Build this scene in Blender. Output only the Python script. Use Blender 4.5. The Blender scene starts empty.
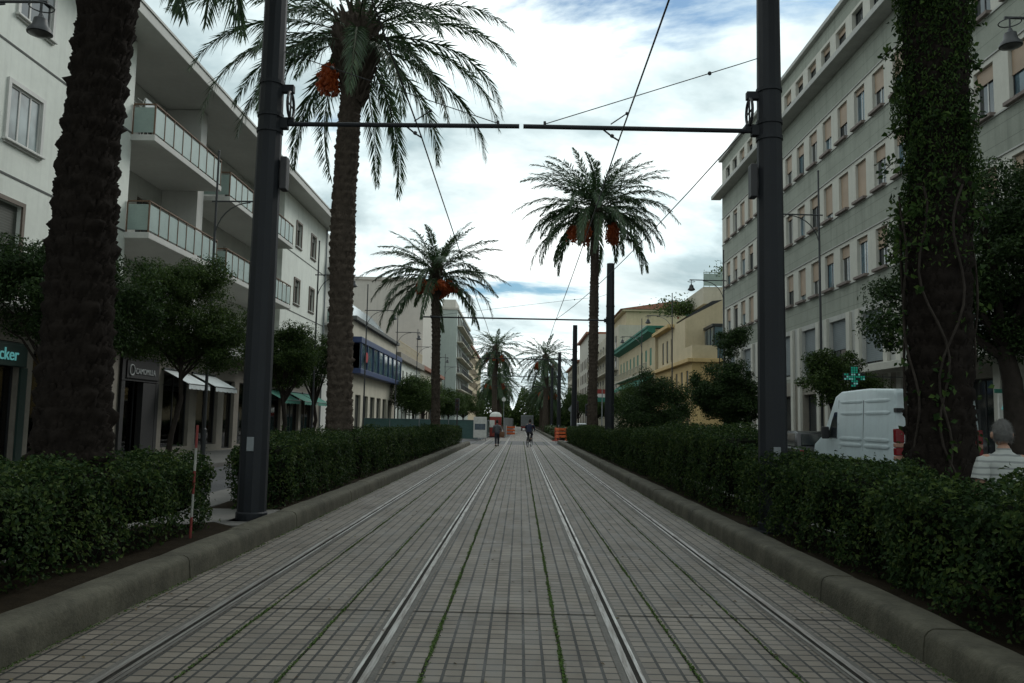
import bpy, bmesh, math, random
import numpy as np
from mathutils import Vector, Matrix
R = math.radians
PI = math.pi
random.seed(7)
rng = np.random.default_rng(11)
SC = bpy.context.scene
COL = SC.collection

# ------------------------------------------------------------------ materials
def nodes_of(name):
    m = bpy.data.materials.new(name)
    m.use_nodes = True
    nt = m.node_tree
    return m, nt, nt.nodes, nt.links, nt.nodes['Principled BSDF']

def mix_rgb(nt, fac, a, b, blend='MIX'):
    n = nt.nodes.new('ShaderNodeMix'); n.data_type = 'RGBA'; n.blend_type = blend
    for i, v in ((0, fac), (6, a), (7, b)):
        if hasattr(v, 'links') or hasattr(v, 'is_linked'):
            nt.links.new(v, n.inputs[i])
        elif i == 0:
            n.inputs[0].default_value = v
        else:
            n.inputs[i].default_value = (*v[:3], 1)
    return n.outputs[2]

def math_n(nt, op, a, b=0.0, c=0.0):
    n = nt.nodes.new('ShaderNodeMath'); n.operation = op
    for i, v in enumerate((a, b, c)):
        if hasattr(v, 'is_linked'):
            nt.links.new(v, n.inputs[i])
        else:
            n.inputs[i].default_value = v
    return n.outputs[0]

def pos_of(nt):
    g = nt.nodes.new('ShaderNodeNewGeometry')
    return g.outputs['Position']

def noise(nt, vec, scale, detail=4, rough=.55, dist=0):
    n = nt.nodes.new('ShaderNodeTexNoise')
    n.inputs['Scale'].default_value = scale
    n.inputs['Detail'].default_value = detail
    n.inputs['Roughness'].default_value = rough
    n.inputs['Distortion'].default_value = dist
    nt.links.new(vec, n.inputs['Vector'])
    return n.outputs['Fac']

def ramp(nt, fac, stops):
    n = nt.nodes.new('ShaderNodeValToRGB')
    cr = n.color_ramp
    while len(cr.elements) < len(stops):
        cr.elements.new(.5)
    for e, (p, c) in zip(cr.elements, stops):
        e.position = p
        e.color = (c, c, c, 1) if not hasattr(c, '__len__') else (*c[:3], 1)
    nt.links.new(fac, n.inputs[0])
    return n.outputs[0]

def scaled(nt, vec, s):
    n = nt.nodes.new('ShaderNodeVectorMath'); n.operation = 'MULTIPLY'
    nt.links.new(vec, n.inputs[0]); n.inputs[1].default_value = s
    return n.outputs[0]

def bump(nt, bsdf, h, strength=.3, dist=.02):
    b = nt.nodes.new('ShaderNodeBump')
    b.inputs['Strength'].default_value = strength
    b.inputs['Distance'].default_value = dist
    nt.links.new(h, b.inputs['Height'])
    nt.links.new(b.outputs[0], bsdf.inputs['Normal'])

def plain(name, col, rough=.7, metal=0, var=.25, scale=3, bumpy=0, bscale=40, spec=.5, streak=0):
    """a weathered painted / mineral surface: two noises vary the colour, a third the roughness; streak = vertical run-off stains"""
    m, nt, N, L, b = nodes_of(name)
    p = pos_of(nt)
    n1 = noise(nt, p, scale, 6, .6)
    n2 = noise(nt, p, scale * 9, 4, .6)
    f = math_n(nt, 'ADD', math_n(nt, 'MULTIPLY', n1, .65), math_n(nt, 'MULTIPLY', n2, .35))
    dark = tuple(c * (1 - var) for c in col)
    lite = tuple(min(1, c * (1 + var * .6)) for c in col)
    fr = ramp(nt, f, [(.3, 0), (.7, 1)])
    c = mix_rgb(nt, fr, dark, lite)
    if streak:
        s = noise(nt, scaled(nt, p, (2.2, 2.2, .12)), 1.6, 5, .65)
        s = ramp(nt, s, [(.48, 0), (.75, 1)])
        c = mix_rgb(nt, math_n(nt, 'MULTIPLY', s, streak), c, tuple(k * .45 for k in col))
    L.new(c, b.inputs['Base Color'])
    b.inputs['Roughness'].default_value = rough
    b.inputs['Metallic'].default_value = metal
    b.inputs['Specular IOR Level'].default_value = spec
    if bumpy:
        bump(nt, b, noise(nt, p, bscale, 5, .6), bumpy, .01)
    return m

def leaf_mat(name, c1, c2, c3, rough=.45, trans=.2, spec=.4, rnd=.7, clump=.45, cs=.9):
    """every leaf (mesh island) takes its own shade between three greens"""
    m, nt, N, L, b = nodes_of(name)
    g = N.new('ShaderNodeNewGeometry')
    n = noise(nt, g.outputs['Position'], cs, 3)
    r = math_n(nt, 'ADD', math_n(nt, 'MULTIPLY', g.outputs['Random Per Island'], rnd), math_n(nt, 'MULTIPLY', n, clump))
    c = ramp(nt, r, [(.15, c1), (.6, c2), (1.0, c3)])
    L.new(c, b.inputs['Base Color'])
    b.inputs['Roughness'].default_value = rough
    b.inputs['Specular IOR Level'].default_value = spec
    if trans:
        t = N.new('ShaderNodeBsdfTranslucent'); L.new(c, t.inputs[0])
        mx = N.new('ShaderNodeMixShader'); mx.inputs[0].default_value = trans
        L.new(b.outputs[0], mx.inputs[1]); L.new(t.outputs[0], mx.inputs[2])
        L.new(mx.outputs[0], N['Material Output'].inputs[0])
    return m

def glow(name, col, s):
    m, nt, N, L, b = nodes_of(name)
    b.inputs['Base Color'].default_value = (*col, 1)
    b.inputs['Emission Color'].default_value = (*col, 1)
    b.inputs['Emission Strength'].default_value = s
    return m

def clear_glass(name, tint=(.8, .85, .85), refl=.5):
    m, nt, N, L, b = nodes_of(name)
    t = N.new('ShaderNodeBsdfTransparent'); t.inputs[0].default_value = (*tint, 1)
    gl = N.new('ShaderNodeBsdfGlossy'); gl.inputs['Roughness'].default_value = .03
    fr = N.new('ShaderNodeFresnel'); fr.inputs[0].default_value = 1.5
    mx = N.new('ShaderNodeMixShader')
    L.new(fr.outputs[0], mx.inputs[0]); L.new(t.outputs[0], mx.inputs[1]); L.new(gl.outputs[0], mx.inputs[2])
    L.new(mx.outputs[0], N['Material Output'].inputs[0])
    return m

def paving_mat():
    m, nt, N, L, b = nodes_of('tram_paving')
    p = pos_of(nt)
    br = N.new('ShaderNodeTexBrick')
    br.offset = 0; br.squash = 1
    sh = N.new('ShaderNodeVectorMath'); sh.operation = 'ADD'; sh.inputs[1].default_value = (.585, .02, 0)
    L.new(p, sh.inputs[0]); L.new(sh.outputs[0], br.inputs['Vector'])
    br.inputs['Color1'].default_value = (.21, .183, .148, 1)
    br.inputs['Color2'].default_value = (.138, .118, .095, 1)
    br.inputs['Mortar'].default_value = (.016, .016, .014, 1)
    br.inputs['Scale'].default_value = 1
    br.inputs['Mortar Size'].default_value = .0112
    br.inputs['Mortar Smooth'].default_value = .25
    br.inputs['Bias'].default_value = 0
    br.inputs['Brick Width'].default_value = .1275
    br.inputs['Row Height'].default_value = .131
    big = noise(nt, p, .55, 5, .6)
    mid = noise(nt, scaled(nt, p, (1, .35, 1)), 3.5, 6, .65)
    fine = noise(nt, p, 60, 4, .7)
    c = mix_rgb(nt, ramp(nt, big, [(.3, 0), (.7, 1)]), br.outputs['Color'], (.62, .60, .58), 'MULTIPLY')
    c = mix_rgb(nt, ramp(nt, mid, [(.5, 0), (.8, .55)]), c, (.075, .072, .065))
    c = mix_rgb(nt, ramp(nt, fine, [(.45, 0), (.8, .35)]), c, (.09, .085, .08))
    st = noise(nt, scaled(nt, p, (1, .6, 1)), 1.7, 5, .6, .8)
    c = mix_rgb(nt, ramp(nt, st, [(.57, 0), (.68, .38), (.85, .55)]), c, (.06, .055, .048))
    # pale scuffs
    sc = noise(nt, p, 7, 3, .5, 1.5)
    c = mix_rgb(nt, ramp(nt, sc, [(.70, 0), (.76, .4)]), c, (.36, .34, .32))
    L.new(c, b.inputs['Base Color'])
    rr = ramp(nt, mid, [(.35, .72), (.75, .5)])
    L.new(rr, b.inputs['Roughness'])
    b.inputs['Specular IOR Level'].default_value = .35
    h = math_n(nt, 'SUBTRACT', math_n(nt, 'MULTIPLY', fine, .25), br.outputs['Fac'])
    bump(nt, b, h, .7, .008)
    return m

def panelled(name, col, rough, groove=.6, var=.2, streak=.3):
    """flat facade panels with thin horizontal joints every `groove` metres"""
    m, nt, N, L, b = nodes_of(name)
    p = pos_of(nt)
    sx = N.new('ShaderNodeSeparateXYZ'); L.new(p, sx.inputs[0])
    fr = math_n(nt, 'FRACT', math_n(nt, 'DIVIDE', sx.outputs[2], groove))
    line = math_n(nt, 'LESS_THAN', fr, .035)
    n1 = noise(nt, p, .7, 5, .6); n2 = noise(nt, p, 14, 4, .6)
    f = math_n(nt, 'ADD', math_n(nt, 'MULTIPLY', n1, .6), math_n(nt, 'MULTIPLY', n2, .4))
    c = mix_rgb(nt, ramp(nt, f, [(.3, 0), (.7, 1)]), tuple(k * (1 - var) for k in col), tuple(k * (1 + var * .5) for k in col))
    s = noise(nt, scaled(nt, p, (2, 2, .1)), 1.5, 5, .65)
    c = mix_rgb(nt, math_n(nt, 'MULTIPLY', ramp(nt, s, [(.5, 0), (.75, 1)]), streak), c, tuple(k * .45 for k in col))
    c = mix_rgb(nt, math_n(nt, 'MULTIPLY', line, .55), c, tuple(k * .3 for k in col))
    L.new(c, b.inputs['Base Color']); b.inputs['Roughness'].default_value = rough
    b.inputs['Specular IOR Level'].default_value = .3
    bump(nt, b, math_n(nt, 'SUBTRACT', math_n(nt, 'MULTIPLY', n2, .15), line), .5, .01)
    return m

def striped_shirt():
    m, nt, N, L, b = nodes_of('striped_cotton')
    p = pos_of(nt)
    sx = N.new('ShaderNodeSeparateXYZ'); L.new(p, sx.inputs[0])
    wob = noise(nt, p, 9, 2)
    z = math_n(nt, 'ADD', sx.outputs[2], math_n(nt, 'MULTIPLY', wob, .02))
    fr = math_n(nt, 'FRACT', math_n(nt, 'DIVIDE', z, .062))
    line = math_n(nt, 'LESS_THAN', fr, .3)
    c = mix_rgb(nt, line, (.31, .325, .305), (.18, .19, .185))
    L.new(c, b.inputs['Base Color']); b.inputs['Roughness'].default_value = .9
    bump(nt, b, wob, .4, .03)
    return m

def rail_mat(k=1.0, rough=.38):
    m, nt, N, L, b = nodes_of('worn_rail_steel')
    p = pos_of(nt)
    n = noise(nt, scaled(nt, p, (8, .5, 1)), 3, 6, .7)
    c = mix_rgb(nt, ramp(nt, n, [(.35, 0), (.65, 1)]), tuple(c*k for c in (.36, .35, .33)), (.12, .10, .085))
    L.new(c, b.inputs['Base Color'])
    b.inputs['Metallic'].default_value = .85
    L.new(ramp(nt, n, [(.3, rough), (.8, .65)]), b.inputs['Roughness'])
    return m

def pane_mat(name, col, rough=.06):
    m, nt, N, L, b = nodes_of(name)
    p = pos_of(nt)
    n = noise(nt, p, 1.3, 2)
    c = mix_rgb(nt, ramp(nt, n, [(.35, 0), (.65, 1)]), tuple(k * .5 for k in col), tuple(k * 1.3 for k in col))
    L.new(c, b.inputs['Base Color'])
    b.inputs['Roughness'].default_value = rough
    b.inputs['Specular IOR Level'].default_value = .9
    b.inputs['IOR'].default_value = 1.6
    return m

def shutter_mat(name, col, pitch=.055, rough=.6):
    m, nt, N, L, b = nodes_of(name)
    p = pos_of(nt)
    sx = N.new('ShaderNodeSeparateXYZ'); L.new(p, sx.inputs[0])
    fr = math_n(nt, 'FRACT', math_n(nt, 'DIVIDE', sx.outputs[2], pitch))
    tri = math_n(nt, 'ABSOLUTE', math_n(nt, 'SUBTRACT', fr, .5))
    n = noise(nt, p, 1.1, 4)
    c = mix_rgb(nt, ramp(nt, n, [(.3, 0), (.7, 1)]), tuple(k * .78 for k in col), col)
    c = mix_rgb(nt, math_n(nt, 'MULTIPLY', math_n(nt, 'GREATER_THAN', tri, .42), .5), c, tuple(k * .4 for k in col))
    L.new(c, b.inputs['Base Color']); b.inputs['Roughness'].default_value = rough
    bump(nt, b, tri, .4, .01)
    return m

M = {}
M['paving'] = paving_mat()
M['asphalt'] = plain('asphalt', (.06, .06, .062), .85, var=.35, scale=.6, bumpy=.4, bscale=90)
M['ground'] = plain('far_ground', (.07, .068, .062), .9, var=.35, scale=.2)
M['sidewalk'] = plain('sidewalk_slabs', (.115, .11, .10), .8, var=.3, scale=1.2, bumpy=.2)
M['kerb'] = plain('kerb_stone', (.080, .075, .055), .85, spec=.2, var=.6, scale=2.2, bumpy=.8, bscale=45, streak=.75)
M['soil'] = plain('bed_soil', (.022, .017, .011), .95, spec=.05, var=.5, scale=5, bumpy=1, bscale=30)
M['white_line'] = plain('road_paint', (.35, .35, .33), .7, var=.35, scale=4)
M['moss'] = leaf_mat('joint_moss', (.03, .058, .010), (.055, .105, .016), (.09, .14, .03), .8, .1)
M['rail'] = rail_mat()
M['rail_lip'] = rail_mat(1.5, .22)
M['joint'] = plain('open_joint', (.022, .021, .016), .95, spec=.1, var=.5, scale=9)
M['rail_bed'] = plain('rail_bedding', (.085, .078, .068), .75, var=.5, scale=6, bumpy=.4)
M['groove'] = plain('rail_groove_dirt', (.022, .02, .017), .9, spec=.15, var=.6, scale=9)
M['pole'] = plain('pole_paint', (.010, .0125, .016), .6, var=.3, scale=2, spec=.35)
M['cable'] = plain('cable_steel', (.02, .02, .022), .6, metal=.0, var=.2)
M['lamp_paint'] = plain('lamp_paint', (.03, .033, .036), .5, var=.2)
M['lamp_glass'] = plain('lamp_glass', (.10, .10, .095), .3, var=.1)
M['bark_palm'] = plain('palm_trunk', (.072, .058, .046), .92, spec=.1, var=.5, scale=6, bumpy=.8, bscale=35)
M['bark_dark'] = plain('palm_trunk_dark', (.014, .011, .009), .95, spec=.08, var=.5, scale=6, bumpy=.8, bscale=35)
M['bark'] = plain('tree_bark', (.036, .03, .025), .92, spec=.1, var=.45, scale=8, bumpy=.8, bscale=30)
M['frond'] = leaf_mat('palm_frond', (.026, .052, .024), (.046, .086, .036), (.075, .12, .05), .45, .3)
M['rachis'] = plain('frond_rib', (.045, .055, .024), .6, var=.3, scale=3)
M['dates'] = plain('ripe_dates', (.40, .075, .012), .55, var=.5, scale=12)
M['hedge'] = leaf_mat('hedge_leaves', (.007, .016, .006), (.021, .044, .013), (.075, .105, .024), .6, .25, .10, rnd=.5, clump=.75, cs=2.6)
M['hedge_far'] = leaf_mat('hedge_leaves_far', (.014, .026, .009), (.032, .055, .014), (.07, .10, .022), .5, .15, .3)
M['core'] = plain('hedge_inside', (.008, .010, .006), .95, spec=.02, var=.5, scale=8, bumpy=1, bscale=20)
M['ivy'] = leaf_mat('ivy_leaves', (.010, .024, .007), (.027, .056, .012), (.066, .108, .024), .6, .3, .12)
M['tree_leaf'] = leaf_mat('tree_leaves', (.020, .038, .012), (.042, .074, .018), (.08, .125, .028), .55, .35, .2)
M['tree_leaf_dark'] = leaf_mat('dark_tree_leaves', (.012, .025, .009), (.027, .052, .015), (.05, .09, .022), .55, .3, .2)
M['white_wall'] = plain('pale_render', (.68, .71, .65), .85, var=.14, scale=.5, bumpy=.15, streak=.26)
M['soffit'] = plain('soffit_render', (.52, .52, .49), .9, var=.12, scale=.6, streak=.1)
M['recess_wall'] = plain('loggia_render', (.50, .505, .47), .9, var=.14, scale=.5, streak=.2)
M['groove_line'] = plain('facade_groove', (.09, .095, .09), .9, var=.2)
M['stone'] = plain('shop_stone', (.22, .20, .165), .75, var=.3, scale=1.5, bumpy=.2)
M['dark_metal'] = plain('dark_frame_metal', (.018, .02, .022), .45, var=.3)
M['rust_metal'] = plain('rusty_railing', (.14, .085, .05), .75, var=.4, scale=8)
M['white_frame'] = plain('white_window_frame', (.55, .55, .52), .6, var=.12)
M['brown_frame'] = plain('brown_window_frame', (.13, .10, .075), .6, var=.2)
M['pane'] = pane_mat('dark_window_pane', (.022, .028, .032))
M['pane_blue'] = pane_mat('blue_window_pane', (.05, .10, .13))
M['curtain_pane'] = pane_mat('curtained_pane', (.20, .25, .25), .2)
M['frosted'] = plain('frosted_balcony_glass', (.27, .35, .32), .35, var=.2, scale=2)
M['glass'] = clear_glass('shop_glass', (.55, .58, .56))
M['shop_inside'] = plain('shop_interior', (.26, .21, .14), .85, var=.4, scale=1.5)
M['shop_dark'] = plain('shop_dark', (.02, .02, .02), .8, var=.3)
M['green_dark'] = plain('shop_green', (.012, .035, .028), .6, var=.3)
M['bulb'] = glow('warm_bulb', (1, .62, .25), 22)
M['teal_letters'] = glow('teal_letters', (.09, .30, .30), .35)
M['pale_letters'] = plain('pale_letters', (.42, .44, .44), .5, var=.1)
M['red_cloth'] = plain('red_garment', (.30, .02, .025), .9, var=.3)
M['awning_white'] = plain('white_awning', (.58, .62, .62), .85, var=.15)
M['awning_green'] = plain('green_awning', (.03, .16, .115), .85, var=.25)
M['office_wall'] = panelled('office_panels', (.27, .29, .245), .85, streak=.45)
M['office_light'] = plain('office_pier', (.48, .475, .42), .85, var=.12, scale=1, streak=.15)
M['office_ledge'] = plain('office_ledge', (.40, .405, .38), .85, var=.2, scale=1, streak=.25)
M['shutter'] = shutter_mat('roller_shutter', (.36, .265, .185))
M['sill'] = plain('window_box', (.16, .13, .115), .8, var=.25)
M['grey_blind'] = shutter_mat('grey_blind', (.17, .20, .21), .09)
M['yellow'] = plain('ochre_render', (.50, .36, .165), .88, var=.18, scale=.6, streak=.2)
M['yellow_pale'] = plain('sand_render', (.49, .41, .265), .88, var=.16, scale=.5, streak=.2)
M['cream'] = plain('cream_render', (.43, .40, .32), .88, var=.18, scale=.5, streak=.2)
M['beige'] = plain('beige_render', (.47, .45, .40), .9, var=.1, scale=.25, streak=.18)
M['greygreen'] = plain('grey_green_render', (.40, .46, .43), .9, var=.12, scale=.3, streak=.15)
M['shut_green'] = shutter_mat('green_shutter', (.018, .17, .11), .07)
M['shut_dark'] = shutter_mat('dark_shutter', (.07, .075, .06), .07)
M['roof_tile'] = plain('roof_tiles', (.28, .12, .075), .85, var=.35, scale=3)
M['roof_flat'] = plain('roof_felt', (.13, .13, .125), .9, var=.3)
M['blue_paint'] = plain('blue_frame_paint', (.014, .034, .11), .5, var=.2)
M['blue_glass'] = pane_mat('blue_glass_roof', (.10, .17, .22), .12)
M['terracotta'] = plain('terracotta', (.25, .10, .05), .85)
M['steel'] = plain('galvanised_steel', (.22, .24, .25), .5, metal=.4, var=.2)
M['van'] = plain('white_van_paint', (.52, .61, .63), .28, var=.14, scale=1.2, spec=.6, streak=.22)
M['car_white'] = plain('white_car_paint', (.6, .62, .62), .25, var=.05)
M['car_dark'] = plain('dark_car_paint', (.015, .016, .018), .25, var=.1)
M['car_grey'] = plain('grey_car_paint', (.22, .24, .26), .3, var=.1)
M['rubber'] = plain('black_rubber', (.015, .015, .015), .8)
M['plastic'] = plain('black_plastic', (.02, .02, .022), .55)
M['red_lens'] = plain('red_lens', (.20, .010, .014), .2, var=.2)
M['amber_lens'] = plain('pale_lens', (.40, .22, .16), .2, var=.2)
M['red_paint'] = plain('red_paint', (.27, .03, .022), .6, var=.25, scale=6)
M['white_paint'] = plain('white_paint', (.62, .62, .58), .6, var=.2, scale=6)
M['rod_red'] = plain('faded_red_paint', (.20, .03, .025), .7, var=.4, scale=9)
M['rod_white'] = plain('dirty_white_paint', (.30, .30, .27), .7, var=.4, scale=9)
M['orange'] = plain('orange_plastic', (.55, .10, .02), .6, var=.2)
M['mesh_green'] = plain('green_hoarding', (.05, .105, .10), .8, var=.3, scale=1)
M['poster_dark'] = plain('poster_picture', (.10, .13, .16), .6, var=.6, scale=6)
M['skin'] = plain('skin', (.33, .19, .13), .6, var=.15, scale=8)
M['grey_hair'] = plain('grey_hair', (.15, .147, .14), .9, var=.35, scale=40, bumpy=.8, bscale=180)
M['dark_hair'] = plain('dark_hair', (.02, .016, .013), .8)
M['shirt'] = striped_shirt()
M['trousers'] = plain('dark_trousers', (.03, .033, .045), .9)
M['jacket_grey'] = plain('grey_jacket', (.09, .10, .11), .9)
M['jacket_blue'] = plain('navy_jacket', (.016, .022, .05), .9)
M['bag'] = plain('brown_bag', (.19, .09, .045), .7)
M['shoe'] = plain('dark_shoe', (.02, .018, .016), .6)
M['green_led'] = glow('green_led', (.01, .30, .20), .14)
M['pale_led'] = glow('pale_led', (.18, .45, .42), .2)
M['lens_dark'] = plain('unlit_lens', (.05, .02, .015), .3)
M['traffic_red'] = glow('red_signal', (.7, .05, .03), .6)

# ------------------------------------------------------------------ mesh builder
class MB:
    def __init__(s):
        s.v = []; s.f = []; s.m = []; s.n = 0
    def add(s, V, Fs, mi=0):
        V = np.asarray(V, float).reshape(-1, 3)
        s.v.append(V)
        o = s.n
        for f in Fs:
            s.f.append(tuple(i + o for i in f)); s.m.append(mi)
        s.n += len(V)
        return s
    def box(s, x0, x1, y0, y1, z0, z1, mi=0, bev=0):
        if bev <= 0:
            V = [(x0,y0,z0),(x1,y0,z0),(x1,y1,z0),(x0,y1,z0),(x0,y0,z1),(x1,y0,z1),(x1,y1,z1),(x0,y1,z1)]
            return s.add(V, [(0,3,2,1),(4,5,6,7),(0,1,5,4),(1,2,6,5),(2,3,7,6),(3,0,4,7)], mi)
        bm = bmesh.new()
        g = bmesh.ops.create_cube(bm, size=1)
        for v in bm.verts:
            v.co = Vector(((x0+x1)/2 + v.co.x*(x1-x0), (y0+y1)/2 + v.co.y*(y1-y0), (z0+z1)/2 + v.co.z*(z1-z0)))
        bmesh.ops.bevel(bm, geom=bm.edges[:], offset=bev, segments=2, affect='EDGES', profile=.5)
        return s.bm(bm, mi)
    def bm(s, bm, mi=0):
        bm.verts.index_update()
        s.add([v.co[:] for v in bm.verts], [tuple(v.index for v in f.verts) for f in bm.faces], mi)
        bm.free(); return s
    def quad(s, a, b, c, d, mi=0):
        return s.add([a, b, c, d], [(0, 1, 2, 3)], mi)
    def tube(s, path, rad, n=8, mi=0, caps=True):
        P = [Vector(p) for p in path]
        if not hasattr(rad, '__len__'): rad = [rad] * len(P)
        V = []; up = None
        for i, p in enumerate(P):
            t = (P[min(i+1, len(P)-1)] - P[max(i-1, 0)])
            t = t.normalized() if t.length > 1e-9 else Vector((0,0,1))
            if up is None:
                up = Vector((0,0,1)) if abs(t.z) < .9 else Vector((0,1,0))
            a = t.cross(up); a = a.normalized() if a.length > 1e-6 else Vector((1,0,0))
            b = a.cross(t).normalized(); up = b
            for k in range(n):
                q = p + (a*math.cos(2*PI*k/n) + b*math.sin(2*PI*k/n)) * rad[i]
                V.append(q[:])
        Fs = []
        for i in range(len(P)-1):
            for k in range(n):
                Fs.append((i*n+k, i*n+(k+1) % n, (i+1)*n+(k+1) % n, (i+1)*n+k))
        if caps:
            Fs.append(tuple(range(n-1, -1, -1))); Fs.append(tuple(range((len(P)-1)*n, len(P)*n)))
        return s.add(V, Fs, mi)
    def lathe(s, prof, c=(0,0,0), n=16, mi=0):
        V = []; Fs = []
        for r, z in prof:
            for k in range(n):
                V.append((c[0]+r*math.cos(2*PI*k/n), c[1]+r*math.sin(2*PI*k/n), c[2]+z))
        for i in range(len(prof)-1):
            for k in range(n):
                Fs.append((i*n+k, i*n+(k+1) % n, (i+1)*n+(k+1) % n, (i+1)*n+k))
        Fs.append(tuple(range(n-1,-1,-1))); Fs.append(tuple(range((len(prof)-1)*n, len(prof)*n)))
        return s.add(V, Fs, mi)
    def ball(s, c, r, mi=0, sub=1):
        bm = bmesh.new(); bmesh.ops.create_icosphere(bm, subdivisions=sub, radius=1)
        if not hasattr(r, '__len__'): r = (r, r, r)
        for v in bm.verts: v.co = Vector((c[0]+v.co.x*r[0], c[1]+v.co.y*r[1], c[2]+v.co.z*r[2]))
        return s.bm(bm, mi)
    def prism(s, poly, axis, a0, a1, mi=0):
        """polygon in the plane perpendicular to axis, swept from a0 to a1; poly coordinates are the two other axes in x,y,z order"""
        n = len(poly); V = []
        for a in (a0, a1):
            for p, q in poly:
                V.append({'x': (a, p, q), 'y': (p, a, q), 'z': (p, q, a)}[axis])
        Fs = [tuple(range(n-1,-1,-1)), tuple(range(n, 2*n))] + [(i, (i+1) % n, n+(i+1) % n, n+i) for i in range(n)]
        return s.add(V, Fs, mi)
    def build(s, name, mats, parent=None, smooth=False, fixn=False):
        me = bpy.data.meshes.new(name)
        V = np.concatenate(s.v) if s.v else np.zeros((0,3))
        me.from_pydata(V.tolist(), [], s.f)
        if not isinstance(mats, (list, tuple)): mats = [mats]
        for m in mats: me.materials.append(m)
        if len(mats) > 1: me.polygons.foreach_set('material_index', s.m)
        if fixn:
            bm = bmesh.new(); bm.from_mesh(me); bmesh.ops.recalc_face_normals(bm, faces=bm.faces[:]); bm.to_mesh(me); bm.free()
        if smooth:
            me.polygons.foreach_set('use_smooth', [True]*len(me.polygons))
            try: me.set_sharp_from_angle(angle=R(40))
            except Exception: pass
        me.update()
        o = bpy.data.objects.new(name, me); COL.objects.link(o)
        if parent is not None: o.parent = parent
        return o

def raw_mesh(name, V, F4, mats, parent=None, mi=None):
    """fast path for many equal-sized faces (leaves)"""
    V = np.asarray(V, np.float32).reshape(-1, 3); F4 = np.asarray(F4, np.int32)
    k = F4.shape[1]
    me = bpy.data.meshes.new(name)
    me.vertices.add(len(V)); me.vertices.foreach_set('co', V.ravel())
    me.loops.add(F4.size); me.loops.foreach_set('vertex_index', F4.ravel())
    me.polygons.add(len(F4))
    me.polygons.foreach_set('loop_start', np.arange(0, F4.size, k, dtype=np.int32))
    me.polygons.foreach_set('loop_total', np.full(len(F4), k, np.int32))
    for m in (mats if isinstance(mats, (list, tuple)) else [mats]): me.materials.append(m)
    if mi is not None: me.polygons.foreach_set('material_index', np.asarray(mi, np.int32))
    me.update(calc_edges=True); me.validate()
    o = bpy.data.objects.new(name, me); COL.objects.link(o)
    if parent is not None: o.parent = parent
    return o

def tag(o, label=None, cat=None, group=None, kind=None):
    if label: o['label'] = label
    if cat: o['category'] = cat
    if group: o['group'] = group
    if kind: o['kind'] = kind
    return o
def empty(name, loc, label, cat, group=None, rz=0):
    o = bpy.data.objects.new(name, None); COL.objects.link(o)
    o.location = loc; o.rotation_euler = (0, 0, rz); o.empty_display_size = .3
    return tag(o, label, cat, group)
def kids(o): return [c for c in bpy.data.objects if c.parent == o]
def copy_tree(o, parent=None):
    c = o.copy(); COL.objects.link(c)
    if parent is not None: c.parent = parent
    for ch in kids(o): copy_tree(ch, c)
    return c
def struct(o): return tag(o, kind='structure')
def unit(a): return a / np.maximum(np.linalg.norm(a, axis=-1, keepdims=True), 1e-9)

def leaf_cards(P, Nrm, size, aspect=.55, jitter=.8, hang=0.0, r=rng):
    """folded rhombic leaves: P points, Nrm preferred facing; returns verts and tri faces"""
    n = len(P)
    nn = unit(Nrm + r.normal(0, jitter, (n, 3)))
    t = r.normal(0, 1, (n, 3)); t[:, 2] -= hang
    t = unit(t - nn * np.sum(t*nn, 1, keepdims=True))
    b = np.cross(nn, t)
    s = (size * r.uniform(.6, 1.35, n))[:, None]
    w = s * aspect * r.uniform(.8, 1.2, (n, 1))
    base = P - t*s*.5; tip = P + t*s*.5 - nn*s*.12
    l = P + b*w*.5 + nn*s*.12 - t*s*.06; rr = P - b*w*.5 + nn*s*.12 - t*s*.06
    V = np.stack([base, l, tip, rr], 1).reshape(-1, 3)
    i = np.arange(n)[:, None] * 4
    F3 = np.concatenate([i + np.array([[0, 2, 1]]), i + np.array([[0, 3, 2]])], 1).reshape(-1, 3)
    return V, F3

# ------------------------------------------------------------------ ground, roads, trackway
KL, KR = -3.20, 2.80            # trackway edges
def sheet(name, x0, x1, y0, y1, z, m, nx=1, ny=1):
    mb = MB().quad((x0,y0,z),(x1,y0,z),(x1,y1,z),(x0,y1,z))
    return struct(mb.build(name, m))
sheet('ground', -700, 700, -300, 1500, -.03, M['ground'])
sheet('trackway', KL-.05, KR+.05, -14, 56, 0, M['paving'])
sheet('trackway', KL-.05, KR+.05, 66, 240, 0, M['paving'])
sheet('cross_street', -60, 60, 56, 66, -.002, M['asphalt'])
sheet('road', -9.4, -5.9, -14, 56, -.012, M['asphalt'])
sheet('road', 5.6, 10.9, -14, 56, -.012, M['asphalt'])
sheet('road', -9.4, -5.9, 66, 330, -.012, M['asphalt'])
sheet('road', 5.6, 10.9, 66, 330, -.012, M['asphalt'])
for (x0, x1, y0, y1) in ((-12.78, -9.4, -14, 55.5), (10.9, 15.25, -14, 64), (-12.78, -9.4, 66.5, 330), (10.9, 15.25, 68, 330)):
    mb = MB().box(x0, x1, y0, y1, -.05, .13, bev=.02)
    struct(mb.build('sidewalk', M['sidewalk']))
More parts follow.
